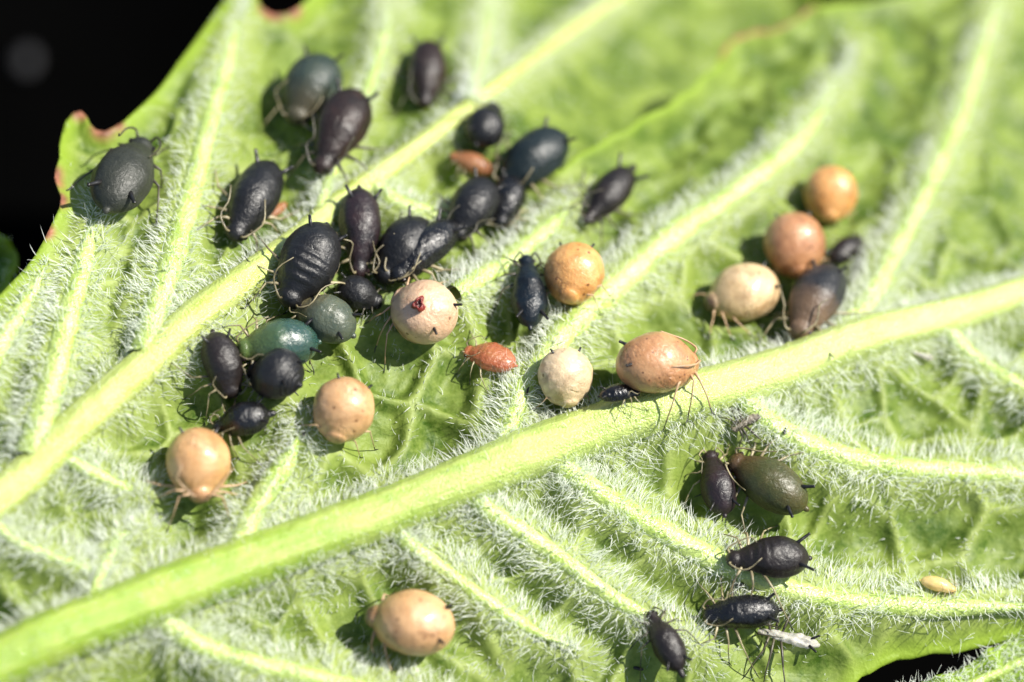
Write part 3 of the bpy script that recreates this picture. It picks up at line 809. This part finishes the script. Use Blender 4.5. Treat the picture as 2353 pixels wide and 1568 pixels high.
def clear_skin(name, a, b, clear=0.3, **kw):
    m = skin_material(name, a, b, **kw); nt = m.node_tree
    out = [n for n in nt.nodes if n.type == 'OUTPUT_MATERIAL'][0]; p = [n for n in nt.nodes if n.type == 'BSDF_PRINCIPLED'][0]
    tp = N(nt, 'ShaderNodeBsdfTransparent'); mx = N(nt, 'ShaderNodeMixShader'); mx.inputs[0].default_value = clear
    nt.links.new(p.outputs[0], mx.inputs[1]); nt.links.new(tp.outputs[0], mx.inputs[2]); nt.links.new(mx.outputs[0], out.inputs[0])
    return m
M_eye = skin_material('eye_dark', (0.012, 0.006, 0.006), (0.02, 0.008, 0.008), rough=0.25, bump=0.1)
M_blacktip = skin_material('black_horn', (0.006, 0.006, 0.006), (0.012, 0.011, 0.011), rough=0.35, bump=0.15)
M_leg_pale = skin_material('leg_straw', (0.06, 0.05, 0.025), (0.34, 0.29, 0.17), rough=0.4, bump=0.15, sss=0.1)
M_leg_dark = skin_material('leg_dark', (0.0240, 0.0208, 0.0160), (0.0800, 0.0720, 0.0400), rough=0.4, bump=0.15)
M_leg_tan = skin_material('leg_tan', (0.3360, 0.2080, 0.1120), (0.4400, 0.3040, 0.1760), rough=0.4, bump=0.2)
def dk(name, a, b, **kw): return skin_material(name, a, b, **{**dict(rough=0.40, spec=0.45, bump=0.7, bscale=6.0), **kw})
M_black = dk('aphid_black', (0.0039, 0.0039, 0.0044), (0.0092, 0.0092, 0.0101))
M_blackgloss = dk('aphid_glossy_black', (0.0029, 0.0029, 0.0034), (0.0063, 0.0063, 0.0068), rough=0.26, spec=0.55, bump=0.8, bscale=6.0)
M_blue = dk('aphid_blue_black', (0.0020, 0.0039, 0.0062), (0.0031, 0.0094, 0.0156), rough=0.36)
M_teal = dk('aphid_teal_black', (0.0048, 0.0097, 0.0106), (0.0097, 0.0165, 0.0174))
M_olive = dk('aphid_dark_olive', (0.0145, 0.0165, 0.0116), (0.0266, 0.0290, 0.0203), rough=0.46)
M_brown = dk('aphid_dark_brown', (0.0087, 0.0048, 0.0039), (0.0218, 0.0106, 0.0077))
M_brown2 = dk('aphid_brown_black', (0.0068, 0.0048, 0.0044), (0.0145, 0.0101, 0.0087))
M_maroon = dk('aphid_maroon_black', (0.0077, 0.0058, 0.0073), (0.0218, 0.0106, 0.0116))
M_dgreen = dk('aphid_dark_green', (0.0169, 0.0290, 0.0242), (0.0339, 0.0459, 0.0314), c=(0.05, 0.045, 0.025), grad=(0.2, 1.0), sss=0.15)
M_tealgreen = dk('aphid_teal_green', (0.0156, 0.0468, 0.0390), (0.0312, 0.0663, 0.0468), c=(0.065, 0.10, 0.022), grad=(-0.2, 0.9), sss=0.3, rough=0.24, coat=0.5)
M_greygreen = dk('aphid_grey_green', (0.0429, 0.0585, 0.0429), (0.0780, 0.0897, 0.0585), c=(0.14, 0.12, 0.065), grad=(0.1, 0.9), sss=0.3, rough=0.3)
M_olivegreen = dk('aphid_olive_green', (0.0339, 0.0411, 0.0106), (0.0580, 0.0484, 0.0121), c=(0.06, 0.035, 0.014), grad=(0.3, 1.2), sss=0.25, rough=0.36)
M_greybrown = dk('aphid_grey_brown', (0.0087, 0.0097, 0.0116), (0.0174, 0.0174, 0.0184), c=(0.11, 0.070, 0.042), grad=(0.0, 0.6), rough=0.4)
M_orange = clear_skin('nymph_orange', (0.34, 0.085, 0.03), (0.46, 0.17, 0.08), sss=0.4, rough=0.25, bump=0.9, bscale=7.0, coat=0.4)
M_orange2 = clear_skin('nymph_orange_pale', (0.26, 0.10, 0.04), (0.36, 0.16, 0.075), sss=0.4, rough=0.4)
M_yellow = clear_skin('nymph_yellow', (0.55, 0.38, 0.10), (0.65, 0.50, 0.22), sss=0.5, rough=0.3)
M_husk = clear_skin('shed_skin_white', (0.28, 0.26, 0.22), (0.66, 0.64, 0.58), clear=0.45, rough=0.4, bump=0.9, sss=0.2)
M_husk2 = dk('shed_skin_grey', (0.05, 0.04, 0.03), (0.22, 0.19, 0.14), rough=0.5, bump=0.9)
def mm(name, a, b, **kw): return skin_material(name, a, b, **{**dict(speck=(a[0] * 0.35, a[1] * 0.28, a[2] * 0.22), speck_scale=2.1, stain=(a[0] * 0.55, a[1] * 0.47, a[2] * 0.38), rough=0.36, spec=0.6, bump=0.6, bscale=9.0, cracks=0.6, sss=0.14, coat=0.5), **kw})
M_tan = mm('mummy_tan', (0.460, 0.259, 0.112), (0.550, 0.338, 0.168), c=(0.07, 0.042, 0.02), grad=(1.0, 1.4))
M_pink = mm('mummy_pinkish_tan', (0.520, 0.329, 0.200), (0.600, 0.414, 0.264), cracks=0.5)
M_gold = mm('mummy_golden', (0.460, 0.244, 0.088), (0.560, 0.338, 0.160), c=(0.20, 0.10, 0.06), grad=(1.0, 1.4), cracks=0.6, rough=0.36)
M_orng = mm('mummy_orange', (0.530, 0.254, 0.068), (0.600, 0.338, 0.120), sss=0.4)
M_rust = mm('mummy_rust', (0.350, 0.155, 0.064), (0.450, 0.235, 0.112))
M_speck = mm('mummy_speckled_rust', (0.360, 0.169, 0.068), (0.460, 0.254, 0.116), speck=(0.10, 0.035, 0.015), speck_scale=3.4)
M_pale = mm('mummy_pale', (0.520, 0.385, 0.224), (0.620, 0.479, 0.304))
M_buff = mm('mummy_buff', (0.500, 0.348, 0.176), (0.580, 0.423, 0.240), c=(0.07, 0.042, 0.02), grad=(0.95, 1.35), cracks=0.7)

LD = [M_leg_dark, M_blacktip]; LP = [M_leg_pale, M_blacktip]; LT = [M_leg_tan, M_blacktip]
GA = 'dark aphids on the leaf'; GM = 'swollen tan aphid mummies on the leaf'
A = lambda label, tail, head, w, kind, body, legs=LD, **kw: insect('aphid', label, 'aphid', tail, head, w, kind, [body] + legs, GA, **kw)
B = lambda label, tail, head, w, kind, body, legs=LT, **kw: insect('aphid_mummy', label, 'aphid mummy', tail, head, w, kind, [body] + legs, GM,
      **{**dict(kd=0.98, kv=0.92, ant=False, leg_skip=(1, 2, 5), lift=0.06, grooves=0.003, fur=(0.05, 0.2), rough=0.02, wob_k=6.0, eyes=False, spread=0.6, corn_len=0.10), **kw})

A('plump dark olive aphid beside the pink notch of the leaf margin', (252, 488), (330, 300), 138, 'pear', M_olive, seed=1, kd=0.85, spread=0.4)
A('black aphid head down between the upper side vein and the yellow vein', (622, 372), (542, 545), 112, 'aphid', M_black, LP, seed=2)
A('blurred dark green aphid partly behind a brown-black one', (752, 128), (672, 278), 134, 'aphid', M_dgreen, LP, seed=3)
A('brown-black pear-shaped aphid leaning against the blurred dark green one', (822, 206), (735, 394), 122, 'pear', M_brown, seed=4)
A('blurred brown aphid standing head down above the yellow vein, alone', (985, 90), (975, 246), 96, 'pear', M_brown, seed=5)
A('small blurred black aphid with its narrow end up on the yellow vein', (1092, 338), (1146, 228), 96, 'pear', M_black, seed=6, ant=False)
A('large teal-black blurred aphid at the cleft between the two lobes', (1300, 308), (1146, 425), 122, 'aphid', M_teal, LP, seed=7)
A('dull black aphid below the orange nymph, next to the cleft', (1122, 412), (1046, 545), 106, 'aphid', M_black, seed=8)
A('small glossy black aphid with pale legs crowded at the cleft edge', (1186, 402), (1142, 522), 82, 'long', M_blackgloss, LP, seed=9)
A('slim brown-grey aphid alone on the lobe above the orange mummy', (1452, 388), (1344, 510), 84, 'spindle', M_brown2, seed=10, corn_len=0.2)
A('maroon-black aphid standing upright head down between two black aphids', (824, 430), (832, 636), 100, 'pear', M_maroon, LP, seed=11)
A('big black aphid with furrowed segments on the yellow vein', (748, 516), (664, 700), 138, 'aphid', M_black, LP, seed=12, fur=(0.36, 0.5), grooves=0.13, corn_len=0.12)
A('dull black round aphid half hidden behind a glossy black one with shining flank', (980, 508), (876, 640), 122, 'aphid', M_black, LP, seed=13)
A('glossy black aphid with shining flank and pale legs above the holed mummy', (1048, 512), (900, 636), 92, 'long', M_blackgloss, LP, seed=14, grooves=0.08, extra_z=0.3)
A('jet black aphid in the shade behind the grey-green one', (770, 664), (880, 690), 84, 'aphid', M_black, seed=15, ant=False)
A('grey-green translucent aphid with black horns', (812, 772), (676, 684), 112, 'aphid', M_greygreen, LP, seed=16)
A('glossy teal-green aphid behind a round black one', (728, 786), (548, 798), 116, 'aphid', M_tealgreen, LP, seed=17, kd=1.0, grooves=0.0)
A('round black aphid with ringed rear end in front of the teal-green one', (690, 892), (572, 828), 126, 'aphid', M_black, LP, seed=18, grooves=0.02, kd=1.02, rings=0.16, pitch=8)
A('small brown-black aphid with raised back beside the yellow vein', (488, 764), (538, 912), 88, 'long', M_brown2, LP, seed=19, spread=1.0, grooves=0.04)
A('small wrinkled black aphid climbing onto the golden mummy', (618, 952), (486, 980), 80, 'spindle', M_blackgloss, LP, seed=20, spread=1.0, grooves=0.09, kd=1.0)
A('slender blue-black aphid pressed against the orange mummy', (1218, 754), (1212, 578), 82, 'pear', M_blue, seed=21, extra_z=0.3, rough=0.05)
A('small blurred dark aphid beside the rust mummy on the right', (1906, 606), (1982, 540), 54, 'long', M_brown2, seed=22, ant=False)
A('grey and brown aphid below the rust mummy, next to the midrib', (1926, 616), (1820, 764), 124, 'aphid', M_greybrown, LP, seed=23, corn_len=0.1)
A('tiny crumpled black aphid squeezed between speckled mummy and midrib', (1378, 912), (1470, 896), 44, 'long', M_blackgloss, LP, seed=24, grooves=0.12, rough=0.06, extra_z=0.15)
A('slim purple-black aphid below the midrib, beside the olive green one', (1664, 1184), (1632, 1030), 82, 'pear', M_maroon, LP, seed=25)
A('big olive green and brown aphid below the midrib', (1850, 1168), (1678, 1048), 112, 'aphid', M_olivegreen, LP, seed=26, spread=1.0, grooves=0.015)
A('dark brown-black aphid with ribbed thorax standing on a hairy side vein', (1858, 1284), (1672, 1278), 98, 'pear', M_brown2, LP, seed=27, spread=1.0, grooves=0.10, corn_len=0.2)
A('glossy black aphid touching the white shed skin', (1790, 1402), (1616, 1412), 80, 'long', M_blackgloss, LP, seed=28, spread=1.0, grooves=0.09)
A('small dark brown pointed aphid alone near the lower leaf margin', (1562, 1540), (1494, 1402), 70, 'spindle', M_brown2, seed=29)
NY = 'small pale young aphids'
insect('aphid_nymph', 'wrinkled orange-red young aphid on the bare green hollow', 'aphid nymph', (1184, 840), (1066, 798), 70, 'aphid', [M_orange] + LP, NY, seed=30, grooves=0.08, corn=False, rough=0.07, kd=0.65)
insect('aphid_nymph', 'blurred orange young aphid in the dark hollow under a black aphid', 'aphid nymph', (1132, 396), (1034, 352), 50, 'aphid', [M_orange2] + LP, NY, seed=31, corn=False, ant=False)
insect('aphid_nymph', 'tiny translucent yellow young aphid with black eyes on a side vein', 'aphid nymph', (2116, 1334), (2198, 1354), 36, 'long', [M_yellow] + [M_leg_pale, M_leg_dark], NY, seed=32, corn=False)
insect('aphid_nymph', 'tiny brownish-orange young aphid peeping out behind a black aphid', 'aphid nymph', (656, 466), (618, 502), 26, 'aphid', [M_orange2] + LP, NY, seed=33, corn=False, ant=False)
GH = 'shed aphid skins'
insect('shed_skin', 'crumpled white shed aphid skin with thin legs', 'shed skin', (1884, 1484), (1742, 1448), 28, 'husk', [M_husk] + LD, GH, seed=34, rough=0.20, wob_k=5.5, grooves=0.04, eyes=False, corn=True, spread=2.0, leg_r=1.3, kd=0.7)
insect('shed_skin', 'dry grey-brown shed aphid skin hanging on the midrib edge', 'shed skin', (1752, 948), (1682, 988), 20, 'husk', [M_husk2] + LD, GH, seed=35, rough=0.22, wob_k=6.0, grooves=0.05, eyes=False, corn=False, spread=1.5, leg_r=2.2, kd=0.7)
insect('shed_skin', 'tiny white flake of shed skin under the midrib', 'shed skin', (2146, 826), (2094, 808), 16, 'husk', [M_husk] + [M_husk, M_husk], GH, seed=36, rough=0.08, wob_k=7.0, eyes=False, corn=False, ant=False, legs=False)

r1 = B('pinkish tan mummy with a red ragged hole in its back', (1040, 760), (905, 668), 150, 'ball', M_pink, seed=41, leg_skip=(), corn_len=0.14, spread=1.0)
B('shiny orange mummy beside the slender blue-black aphid', (1340, 556), (1296, 700), 138, 'ball', M_orng, seed=42)
B('blurred orange mummy topmost of the group of three', (1916, 372), (1902, 520), 128, 'ball', M_orng, seed=43)
B('rust-brown mummy between the buff one and the topmost orange one', (1812, 486), (1842, 640), 146, 'ball', M_rust, seed=44)
B('buff mummy with cracked shell and dark head, beside the grey and brown aphid', (1790, 656), (1618, 690), 138, 'mummy', M_buff, seed=45, leg_skip=())
B('pale cream mummy sitting on a tuft of hairs above the midrib', (1284, 796), (1316, 938), 126, 'ball', M_pale, seed=46)
B('rust mummy speckled with dark dots, legs bent over the midrib', (1416, 846), (1606, 822), 144, 'oval', M_speck, seed=47, leg_skip=(), ant=True, spread=0.7, leg_r=1.2)
B('smooth tan mummy below the round black aphid', (808, 862), (772, 1022), 140, 'ball', M_tan, seed=48)
B('golden wrinkled mummy with its head down and legs spread', (446, 986), (468, 1150), 142, 'mummy', M_gold, seed=49, leg_skip=(), ant=True, rough=0.02, spread=1.0, leg_r=1.1)
B('tan mummy with dark head alone below the midrib', (1042, 1452), (842, 1408), 146, 'mummy', M_tan, seed=50)

# the ragged red hole through which the wasp left
root1, q1, L1, W1 = r1
dirw = (-0.10 * RGT + 0.17 * UPV - 0.98 * FWD); dirw /= np.linalg.norm(dirw)
ta_ = np.cross(dirw, UPV); ta_ /= np.linalg.norm(ta_); tb_ = np.cross(dirw, ta_)
M_hole = skin_material('torn_hole_red', (0.09, 0.006, 0.004), (0.26, 0.03, 0.018), rough=0.35, bump=0.8, bscale=9.0, coat=0.1)
M_hole_shade = skin_material('torn_hole_shade', (0.012, 0.002, 0.002), (0.12, 0.012, 0.008), rough=0.35, bump=0.8, bscale=9.0, coat=0.1)  # dark red centre: shade of the hole's depth painted on a closed shell
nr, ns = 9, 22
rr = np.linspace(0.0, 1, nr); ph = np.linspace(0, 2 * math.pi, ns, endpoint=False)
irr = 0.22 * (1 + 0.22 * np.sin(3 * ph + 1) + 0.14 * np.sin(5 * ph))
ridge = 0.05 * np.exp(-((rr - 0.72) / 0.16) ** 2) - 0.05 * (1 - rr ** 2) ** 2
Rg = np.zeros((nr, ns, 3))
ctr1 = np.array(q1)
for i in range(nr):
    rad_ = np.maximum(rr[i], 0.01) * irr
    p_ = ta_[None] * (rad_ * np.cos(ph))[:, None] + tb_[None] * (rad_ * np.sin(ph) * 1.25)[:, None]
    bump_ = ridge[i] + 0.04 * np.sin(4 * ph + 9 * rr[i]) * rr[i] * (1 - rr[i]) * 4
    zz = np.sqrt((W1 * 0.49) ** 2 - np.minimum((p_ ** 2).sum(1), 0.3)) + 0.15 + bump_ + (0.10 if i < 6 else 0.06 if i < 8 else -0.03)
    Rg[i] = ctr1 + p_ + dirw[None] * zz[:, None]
Mi = root1.matrix_world.inverted()
Rl = np.array([[list(Mi @ Vector(c)) for c in row] for row in Rg])
mb = MB(); mb.rings(Rl[4:], 0); mb.rings(Rl[:5], 1); mb.build('exit_hole', [M_hole, M_hole_shade], root1)

# ------------------------------------------------------------------ leaf hairs
def tubes_mesh(name, root, d0, bend, length, radius):
    n = len(root)
    s = np.array([0.0, 0.38, 0.72, 1.0])
    P = root[:, None] + length[:, None, None] * (s[None, :, None] * d0[:, None] + (s ** 2)[None, :, None] * bend[:, None])
    T = P[:, 1] - P[:, 0]; T /= np.linalg.norm(T, axis=1)[:, None]
    ref = rng.standard_normal((n, 3)); A_ = np.cross(T, ref); A_ /= np.linalg.norm(A_, axis=1)[:, None] + 1e-9; B_ = np.cross(T, A_)
    ph = np.array([0, 2.094, 4.189])
    ring = np.cos(ph)[None, :, None] * A_[:, None] + np.sin(ph)[None, :, None] * B_[:, None]
    taper = np.array([1.0, 0.85, 0.6])
    R = P[:, :3, None] + (radius[:, None] * taper[None])[:, :, None, None] * ring[:, None]
    V = np.concatenate([R.reshape(n, 9, 3), P[:, 3:4]], 1).reshape(-1, 3)
    f = []
    for k in range(2):
        for a in range(3):
            b = (a + 1) % 3
            f += [[k * 3 + a, k * 3 + b, k * 3 + 3 + b], [k * 3 + a, k * 3 + 3 + b, k * 3 + 3 + a]]
    for a in range(3): f.append([6 + a, 6 + (a + 1) % 3, 9])
    f = np.array(f)
    F = (f[None] + 10 * np.arange(n)[:, None, None]).reshape(-1, 3)
    return np_mesh(name, V, F)

gx_r, gy_r = np.gradient(RELF, RES)
def sample_hairs(n, layer):
    cnt, Z = (C1, Z1) if layer == 1 else (C0, Z0)
    w = np.where((cnt == 4), 1.0, 0.0)
    px = to_px(np.stack([GX, GY, Z], -1))
    w *= (px[..., 0] > -120) & (px[..., 0] < 2470) & (px[..., 1] > -130) & (px[..., 1] < 1700)
    dp = VD
    patch = 0.5 + 0.5 * vnoise(GX, GY, 2.6, 91)
    dens = 0.30 * patch ** 3 + 0.80 * np.exp(-(np.maximum(dp - 0.1, 0) / 0.52) ** 2) + 0.30 * np.exp(-(CELL / 0.12) ** 2) + 0.03
    dens *= 0.12 + 0.88 * smooth(0.5, 1.1, E1 if layer == 1 else E0)
    dens = np.where(dp < -0.02, 0.0, dens)
    pit = np.zeros(GX.shape)
    for (p, r, dpt) in pit_w: pit = np.maximum(pit, np.exp(-((GX - p[0]) ** 2 + (GY - p[1]) ** 2) / (r * r)))
    dens *= (1 - 0.9 * pit)
    dens *= 0.38 + 0.62 * smooth(250, 800, px[..., 1])          # the outer blade is thinly haired
    w = w * dens
    if layer == 0: w *= np.where(C1 > 0, 0.0, 1.0)
    prob = (w / w.sum()).ravel()
    k = rng.choice(prob.size, n, p=prob)
    i, j = np.unravel_index(k, GX.shape)
    x = GX[i, j] + rng.uniform(-.5, .5, n) * RES; y = GY[i, j] + rng.uniform(-.5, .5, n) * RES
    z = (SURF1 if layer == 1 else SURF0)(x, y) - 0.02
    nrm = np.stack([-gx_r[i, j] + 0.17, -gy_r[i, j], np.ones(n)], -1); nrm /= np.linalg.norm(nrm, axis=1)[:, None]
    d = dp[i, j]
    away = np.stack([GX[i, j] - QX[i, j], GY[i, j] - QY[i, j], np.zeros(n)], -1); away /= np.linalg.norm(away, axis=1)[:, None] + 1e-9
    near = np.exp(-(np.maximum(d, 0) / 0.8) ** 2)
    flow = np.stack([vnoise(x, y, 1.6, 101), vnoise(x, y, 1.6, 102), np.zeros(n)], -1)
    d0 = nrm * 0.85 + away * (0.55 * near)[:, None] + flow * 0.75 + rng.standard_normal((n, 3)) * 0.28
    d0[:, 2] = np.maximum(d0[:, 2], 0.12)
    d0 /= np.linalg.norm(d0, axis=1)[:, None]
    length = (0.30 + 0.36 * near) * rng.uniform(0.55, 1.3, n) * (0.65 + 0.35 * smooth(250, 800, px[i, j, 1]))
    keep = np.ones(n, bool)
    for (fx_, fy_, h, hl, hw) in FOOT:
        ax = (x - fx_) * h[0] + (y - fy_) * h[1]; ay = -(x - fx_) * h[1] + (y - fy_) * h[0]
        keep &= ((ax / (hl * 0.80)) ** 2 + (ay / (hw * 0.84)) ** 2) > 1
    return np.stack([x, y, z], -1)[keep], d0[keep], length[keep]

r1_, d1_, l1_ = sample_hairs(25000, 1)
r0_, d0_, l0_ = sample_hairs(2600, 0)
# hairs on the flanks and backs of the ribs
rv, dv, lv = [], [], []
for kind, P, A_, B_, r in vein_surf:
    seglen = np.linalg.norm(np.diff(P, axis=0), axis=1).sum()
    if kind == 'midrib': n = 2400
    elif kind == 'a': n = 1700
    else: n = int(seglen * 80)
    i = rng.integers(0, len(P), n)
    ph = rng.uniform(-0.25, math.pi + 0.25, n)
    if kind != 'v': ph = np.where(rng.random(n) < 0.85, np.where(rng.random(n) < 0.5, rng.uniform(-0.4, 0.5, n), math.pi + rng.uniform(-0.5, 0.4, n)), ph)
    o = np.cos(ph)[:, None] * A_[i] + np.sin(ph)[:, None] * B_[i]
    tng = np.gradient(P, axis=0)[i]
    rv.append(P[i] + o * (r[i] * 0.97)[:, None] + tng * rng.uniform(-.5, .5, n)[:, None])
    d = o + rng.standard_normal((n, 3)) * 0.35 + np.array([0, 0, 0.3]); dv.append(d / np.linalg.norm(d, axis=1)[:, None])
    lv.append(rng.uniform(0.22, 0.6, n) * (1 if kind == 'v' else 0.7))
rv = np.concatenate(rv); dv = np.concatenate(dv); lv = np.concatenate(lv)
kp = np.ones(len(rv), bool)
for (fx_, fy_, h, hl, hw) in FOOT:
    ax = (rv[:, 0] - fx_) * h[0] + (rv[:, 1] - fy_) * h[1]; ay = -(rv[:, 0] - fx_) * h[1] + (rv[:, 1] - fy_) * h[0]
    kp &= ((ax / (hl * 0.80)) ** 2 + (ay / (hw * 0.84)) ** 2) > 1
ROOT = np.concatenate([r1_, r0_, rv[kp]]); D0 = np.concatenate([d1_, d0_, dv[kp]]); LEN = np.concatenate([l1_, l0_, lv[kp]])
n = len(ROOT)
bend = rng.standard_normal((n, 3)) * 0.30; bend[:, 2] -= 0.10
hairs = link('hair', tubes_mesh('hair', ROOT, D0, bend, LEN, 0.007 + 0.016 * rng.random(n) ** 1.5), M_hair, leaf)
tag(hairs, 'dense white leaf hairs', kind='stuff')

# ------------------------------------------------------------------ neighbouring leaves
def small_leaf(label, poly, hf, mat, veins, nh, res=0.12, curl=0.3):
    pw = on_surface(np.array(poly, float), hf)[:, :2]
    lo = pw.min(0) - 0.5; hi = pw.max(0) + 0.5
    x_ = np.arange(lo[0], hi[0], res); y_ = np.arange(lo[1], hi[1], res)
    gx2, gy2 = np.meshgrid(x_, y_, indexing='ij')
    use = inside(gx2[:-1, :-1] + res / 2, gy2[:-1, :-1] + res / 2, pw)
    cnt = np.zeros(gx2.shape, int)
    for a in (0, 1):
        for b in (0, 1): cnt[a:gx2.shape[0] - 1 + a, b:gx2.shape[1] - 1 + b] += use
    ed, _, ex, ey = seg_dist(gx2, gy2, np.vstack([pw, pw[:1]]))
    bn = (cnt > 0) & (cnt < 4) & (ed < res * 1.3)
    vx = np.where(bn, ex, gx2); vy = np.where(bn, ey, gy2); ed = np.where(bn, 0, ed)
    vdist = np.full(gx2.shape, 9.0)
    root = bpy.data.objects.new('leaf', None); COL.objects.link(root); tag(root, label, 'leaf')
    ribs = []
    for v in veins:
        q = on_surface(np.array([(a, b) for a, b, w in v], float), hf); C = catmull(np.column_stack([q, [w * K * 0.5 for a, b, w in v]]), 30)
        dd, r_, _, _ = seg_dist(gx2, gy2, C, C[:, 3]); vdist = np.minimum(vdist, dd - r_ * 0.7); ribs.append(C)
    c = cells(gx2, gy2, 1.9, 301)
    h = -0.5 * (1 - np.exp(-(np.maximum(vdist, 0) / 1.2) ** 2)) - 0.3 * smooth(0, 0.5, c) + 0.3 * vnoise(gx2, gy2, 2.4, 302) + curl * np.exp(-(ed / 0.5) ** 2)
    z = hf(vx, vy) + h
    mk = cnt > 0; ix = np.full(gx2.shape, -1); ix[mk] = np.arange(mk.sum())
    V = np.stack([vx[mk], vy[mk], z[mk]], -1)
    F = np.stack([ix[:-1, :-1][use], ix[1:, :-1][use], ix[1:, 1:][use], ix[:-1, 1:][use]], -1)
    e = np.concatenate([F[:, [0, 1]], F[:, [1, 2]], F[:, [2, 3]], F[:, [3, 0]]]); key = np.sort(e, 1); key = key[:, 0].astype(np.int64) * 10_000_000 + key[:, 1]
    u, inv, ct = np.unique(key, return_inverse=True, return_counts=True); oe = e[ct[inv] == 1]
    bv = np.unique(oe); mp = np.full(len(V), -1); mp[bv] = len(V) + np.arange(len(bv))
    R = np.stack([oe[:, 1], oe[:, 0], mp[oe[:, 0]], mp[oe[:, 1]]], -1)
    vd_ = vdist[mk]; ed_ = ed[mk]
    me = np_mesh('blade', np.concatenate([V, V[bv] - np.array([0, 0, 0.16])]), np.concatenate([F, R]))
    for nm, ar in (('vein_distance', np.concatenate([vd_, vd_[bv]])), ('edge_distance', np.concatenate([ed_, ed_[bv]])), ('net', np.concatenate([c[mk], c[mk][bv]]))):
        a = me.attributes.new(nm, 'FLOAT', 'POINT'); a.data.foreach_set('value', np.ascontiguousarray(ar, np.float32))
    link('blade', me, mat, root)
    for C in ribs:
        mb = MB(); mb.tube(C[:, :3] + np.array([0, 0, 0.02]), C[:, 3], 0, 10); mb.build('vein', M_vein, root)
    if nh:
        k = rng.choice(len(V), nh); nrm = np.tile([0.1, -0.1, 1.0], (nh, 1)) + rng.standard_normal((nh, 3)) * 0.5
        nrm /= np.linalg.norm(nrm, axis=1)[:, None]
        hr = link('hair', tubes_mesh('hair', V[k] + np.column_stack([rng.uniform(-.06, .06, (nh, 2)), np.zeros(nh)]), nrm, rng.standard_normal((nh, 3)) * 0.25, rng.uniform(0.25, 0.6, nh), rng.uniform(0.012, 0.02, nh)), M_hair, root)
        tag(hr, kind='stuff')
    return root

small_leaf('bright green hairy leaf edge below the black gap at the lower margin',
           [(1990, 1612), (2040, 1590), (2085, 1580), (2130, 1567), (2185, 1549), (2215, 1535), (2238, 1519), (2270, 1497), (2310, 1470), (2360, 1448), (2440, 1405), (2560, 1420), (2600, 1700), (1960, 1700)],
           lambda x, y: M_front(x, y) - 1.0, M_leaf2, [[(2100, 1640, 26), (2240, 1570, 26), (2353, 1520, 24), (2480, 1470, 20)], [(2240, 1640, 16), (2300, 1600, 18), (2400, 1560, 14)]], 2600)
small_leaf('small dark green leaf tip with reddish edge beside the left margin',
           [(-120, 480), (-30, 505), (0, 528), (22, 545), (38, 568), (40, 596), (36, 622), (22, 650), (0, 672), (-60, 720), (-160, 700)],
           lambda x, y: M_front(x, y) - 4.0, M_leaf3, [], 60)

# faint grey stones on the soil
M_stone = skin_material('stone_grey', (0.007, 0.007, 0.008), (0.012, 0.012, 0.014), rough=0.8, bump=0.5)
for k, (px_, sz, lab) in enumerate((((62, 150), 0.42, 'faint grey stone lying on the black soil beyond the leaf margin'),)):
    g = on_surface(np.array(px_, float), lambda x, y: GZ + 1.2 * vnoise(x, y, 90, 3))
    u = np.linspace(0.02, math.pi - 0.02, 14); ph = np.linspace(0, 6.2832, 18, endpoint=False)
    S_ = np.stack([np.sin(u)[:, None] * np.cos(ph)[None], np.sin(u)[:, None] * np.sin(ph)[None], -np.cos(u)[:, None] * np.ones(18)[None]], -1)
    S_ = S_ * (1 + 0.12 * wob3(S_, 500 + k, 2.5))[..., None] * np.array([1.0, 1.5, 0.8]) * sz
    mb = MB(); mb.rings(S_, 0); o = mb.build('stone', M_stone); o.location = (g[0], g[1], g[2] + 0.5 * sz)
    tag(o, lab, 'stone')

# dark crumbs caught among the hairs
for k, (pp, ln, wd, ang, lab) in enumerate((((1804, 990), 0.42, 0.10, 80, 'thin black crumb upright beside a side vein below the midrib'),
        ((1700, 1344), 0.32, 0.14, 20, 'black crumb between the ribbed aphid and the one touching the shed skin'),
        ((1467, 1537), 0.34, 0.15, -10, 'dark crumb on the leaf beside the small pointed aphid'),
        ((1213, 897), 0.50, 0.10, 75, 'thin black crumb on the yellowish tuft beside the pale cream mummy'),
        ((699, 995), 0.40, 0.10, 85, 'thin black crumb beside the smooth tan mummy'))):
    g = on_surface(np.array(pp, float), surf_top, 0.05)
    u = np.linspace(0.02, math.pi - 0.02, 12); ph = np.linspace(0, 6.2832, 12, endpoint=False)
    S_ = np.stack([-np.cos(u)[:, None] * np.ones(12)[None] * ln, np.sin(u)[:, None] * np.cos(ph)[None] * wd, np.sin(u)[:, None] * np.sin(ph)[None] * wd], -1) * 0.5
    S_ = S_ * (1 + 0.25 * wob3(S_ / ln, 700 + k, 6.0))[..., None]
    mb = MB(); mb.rings(S_, 0); o = mb.build('crumb', M_blacktip); o.location = g; o.rotation_euler = (0, 0.2, math.radians(ang))
    tag(o, lab, 'crumb', 'dark crumbs among the leaf hairs')
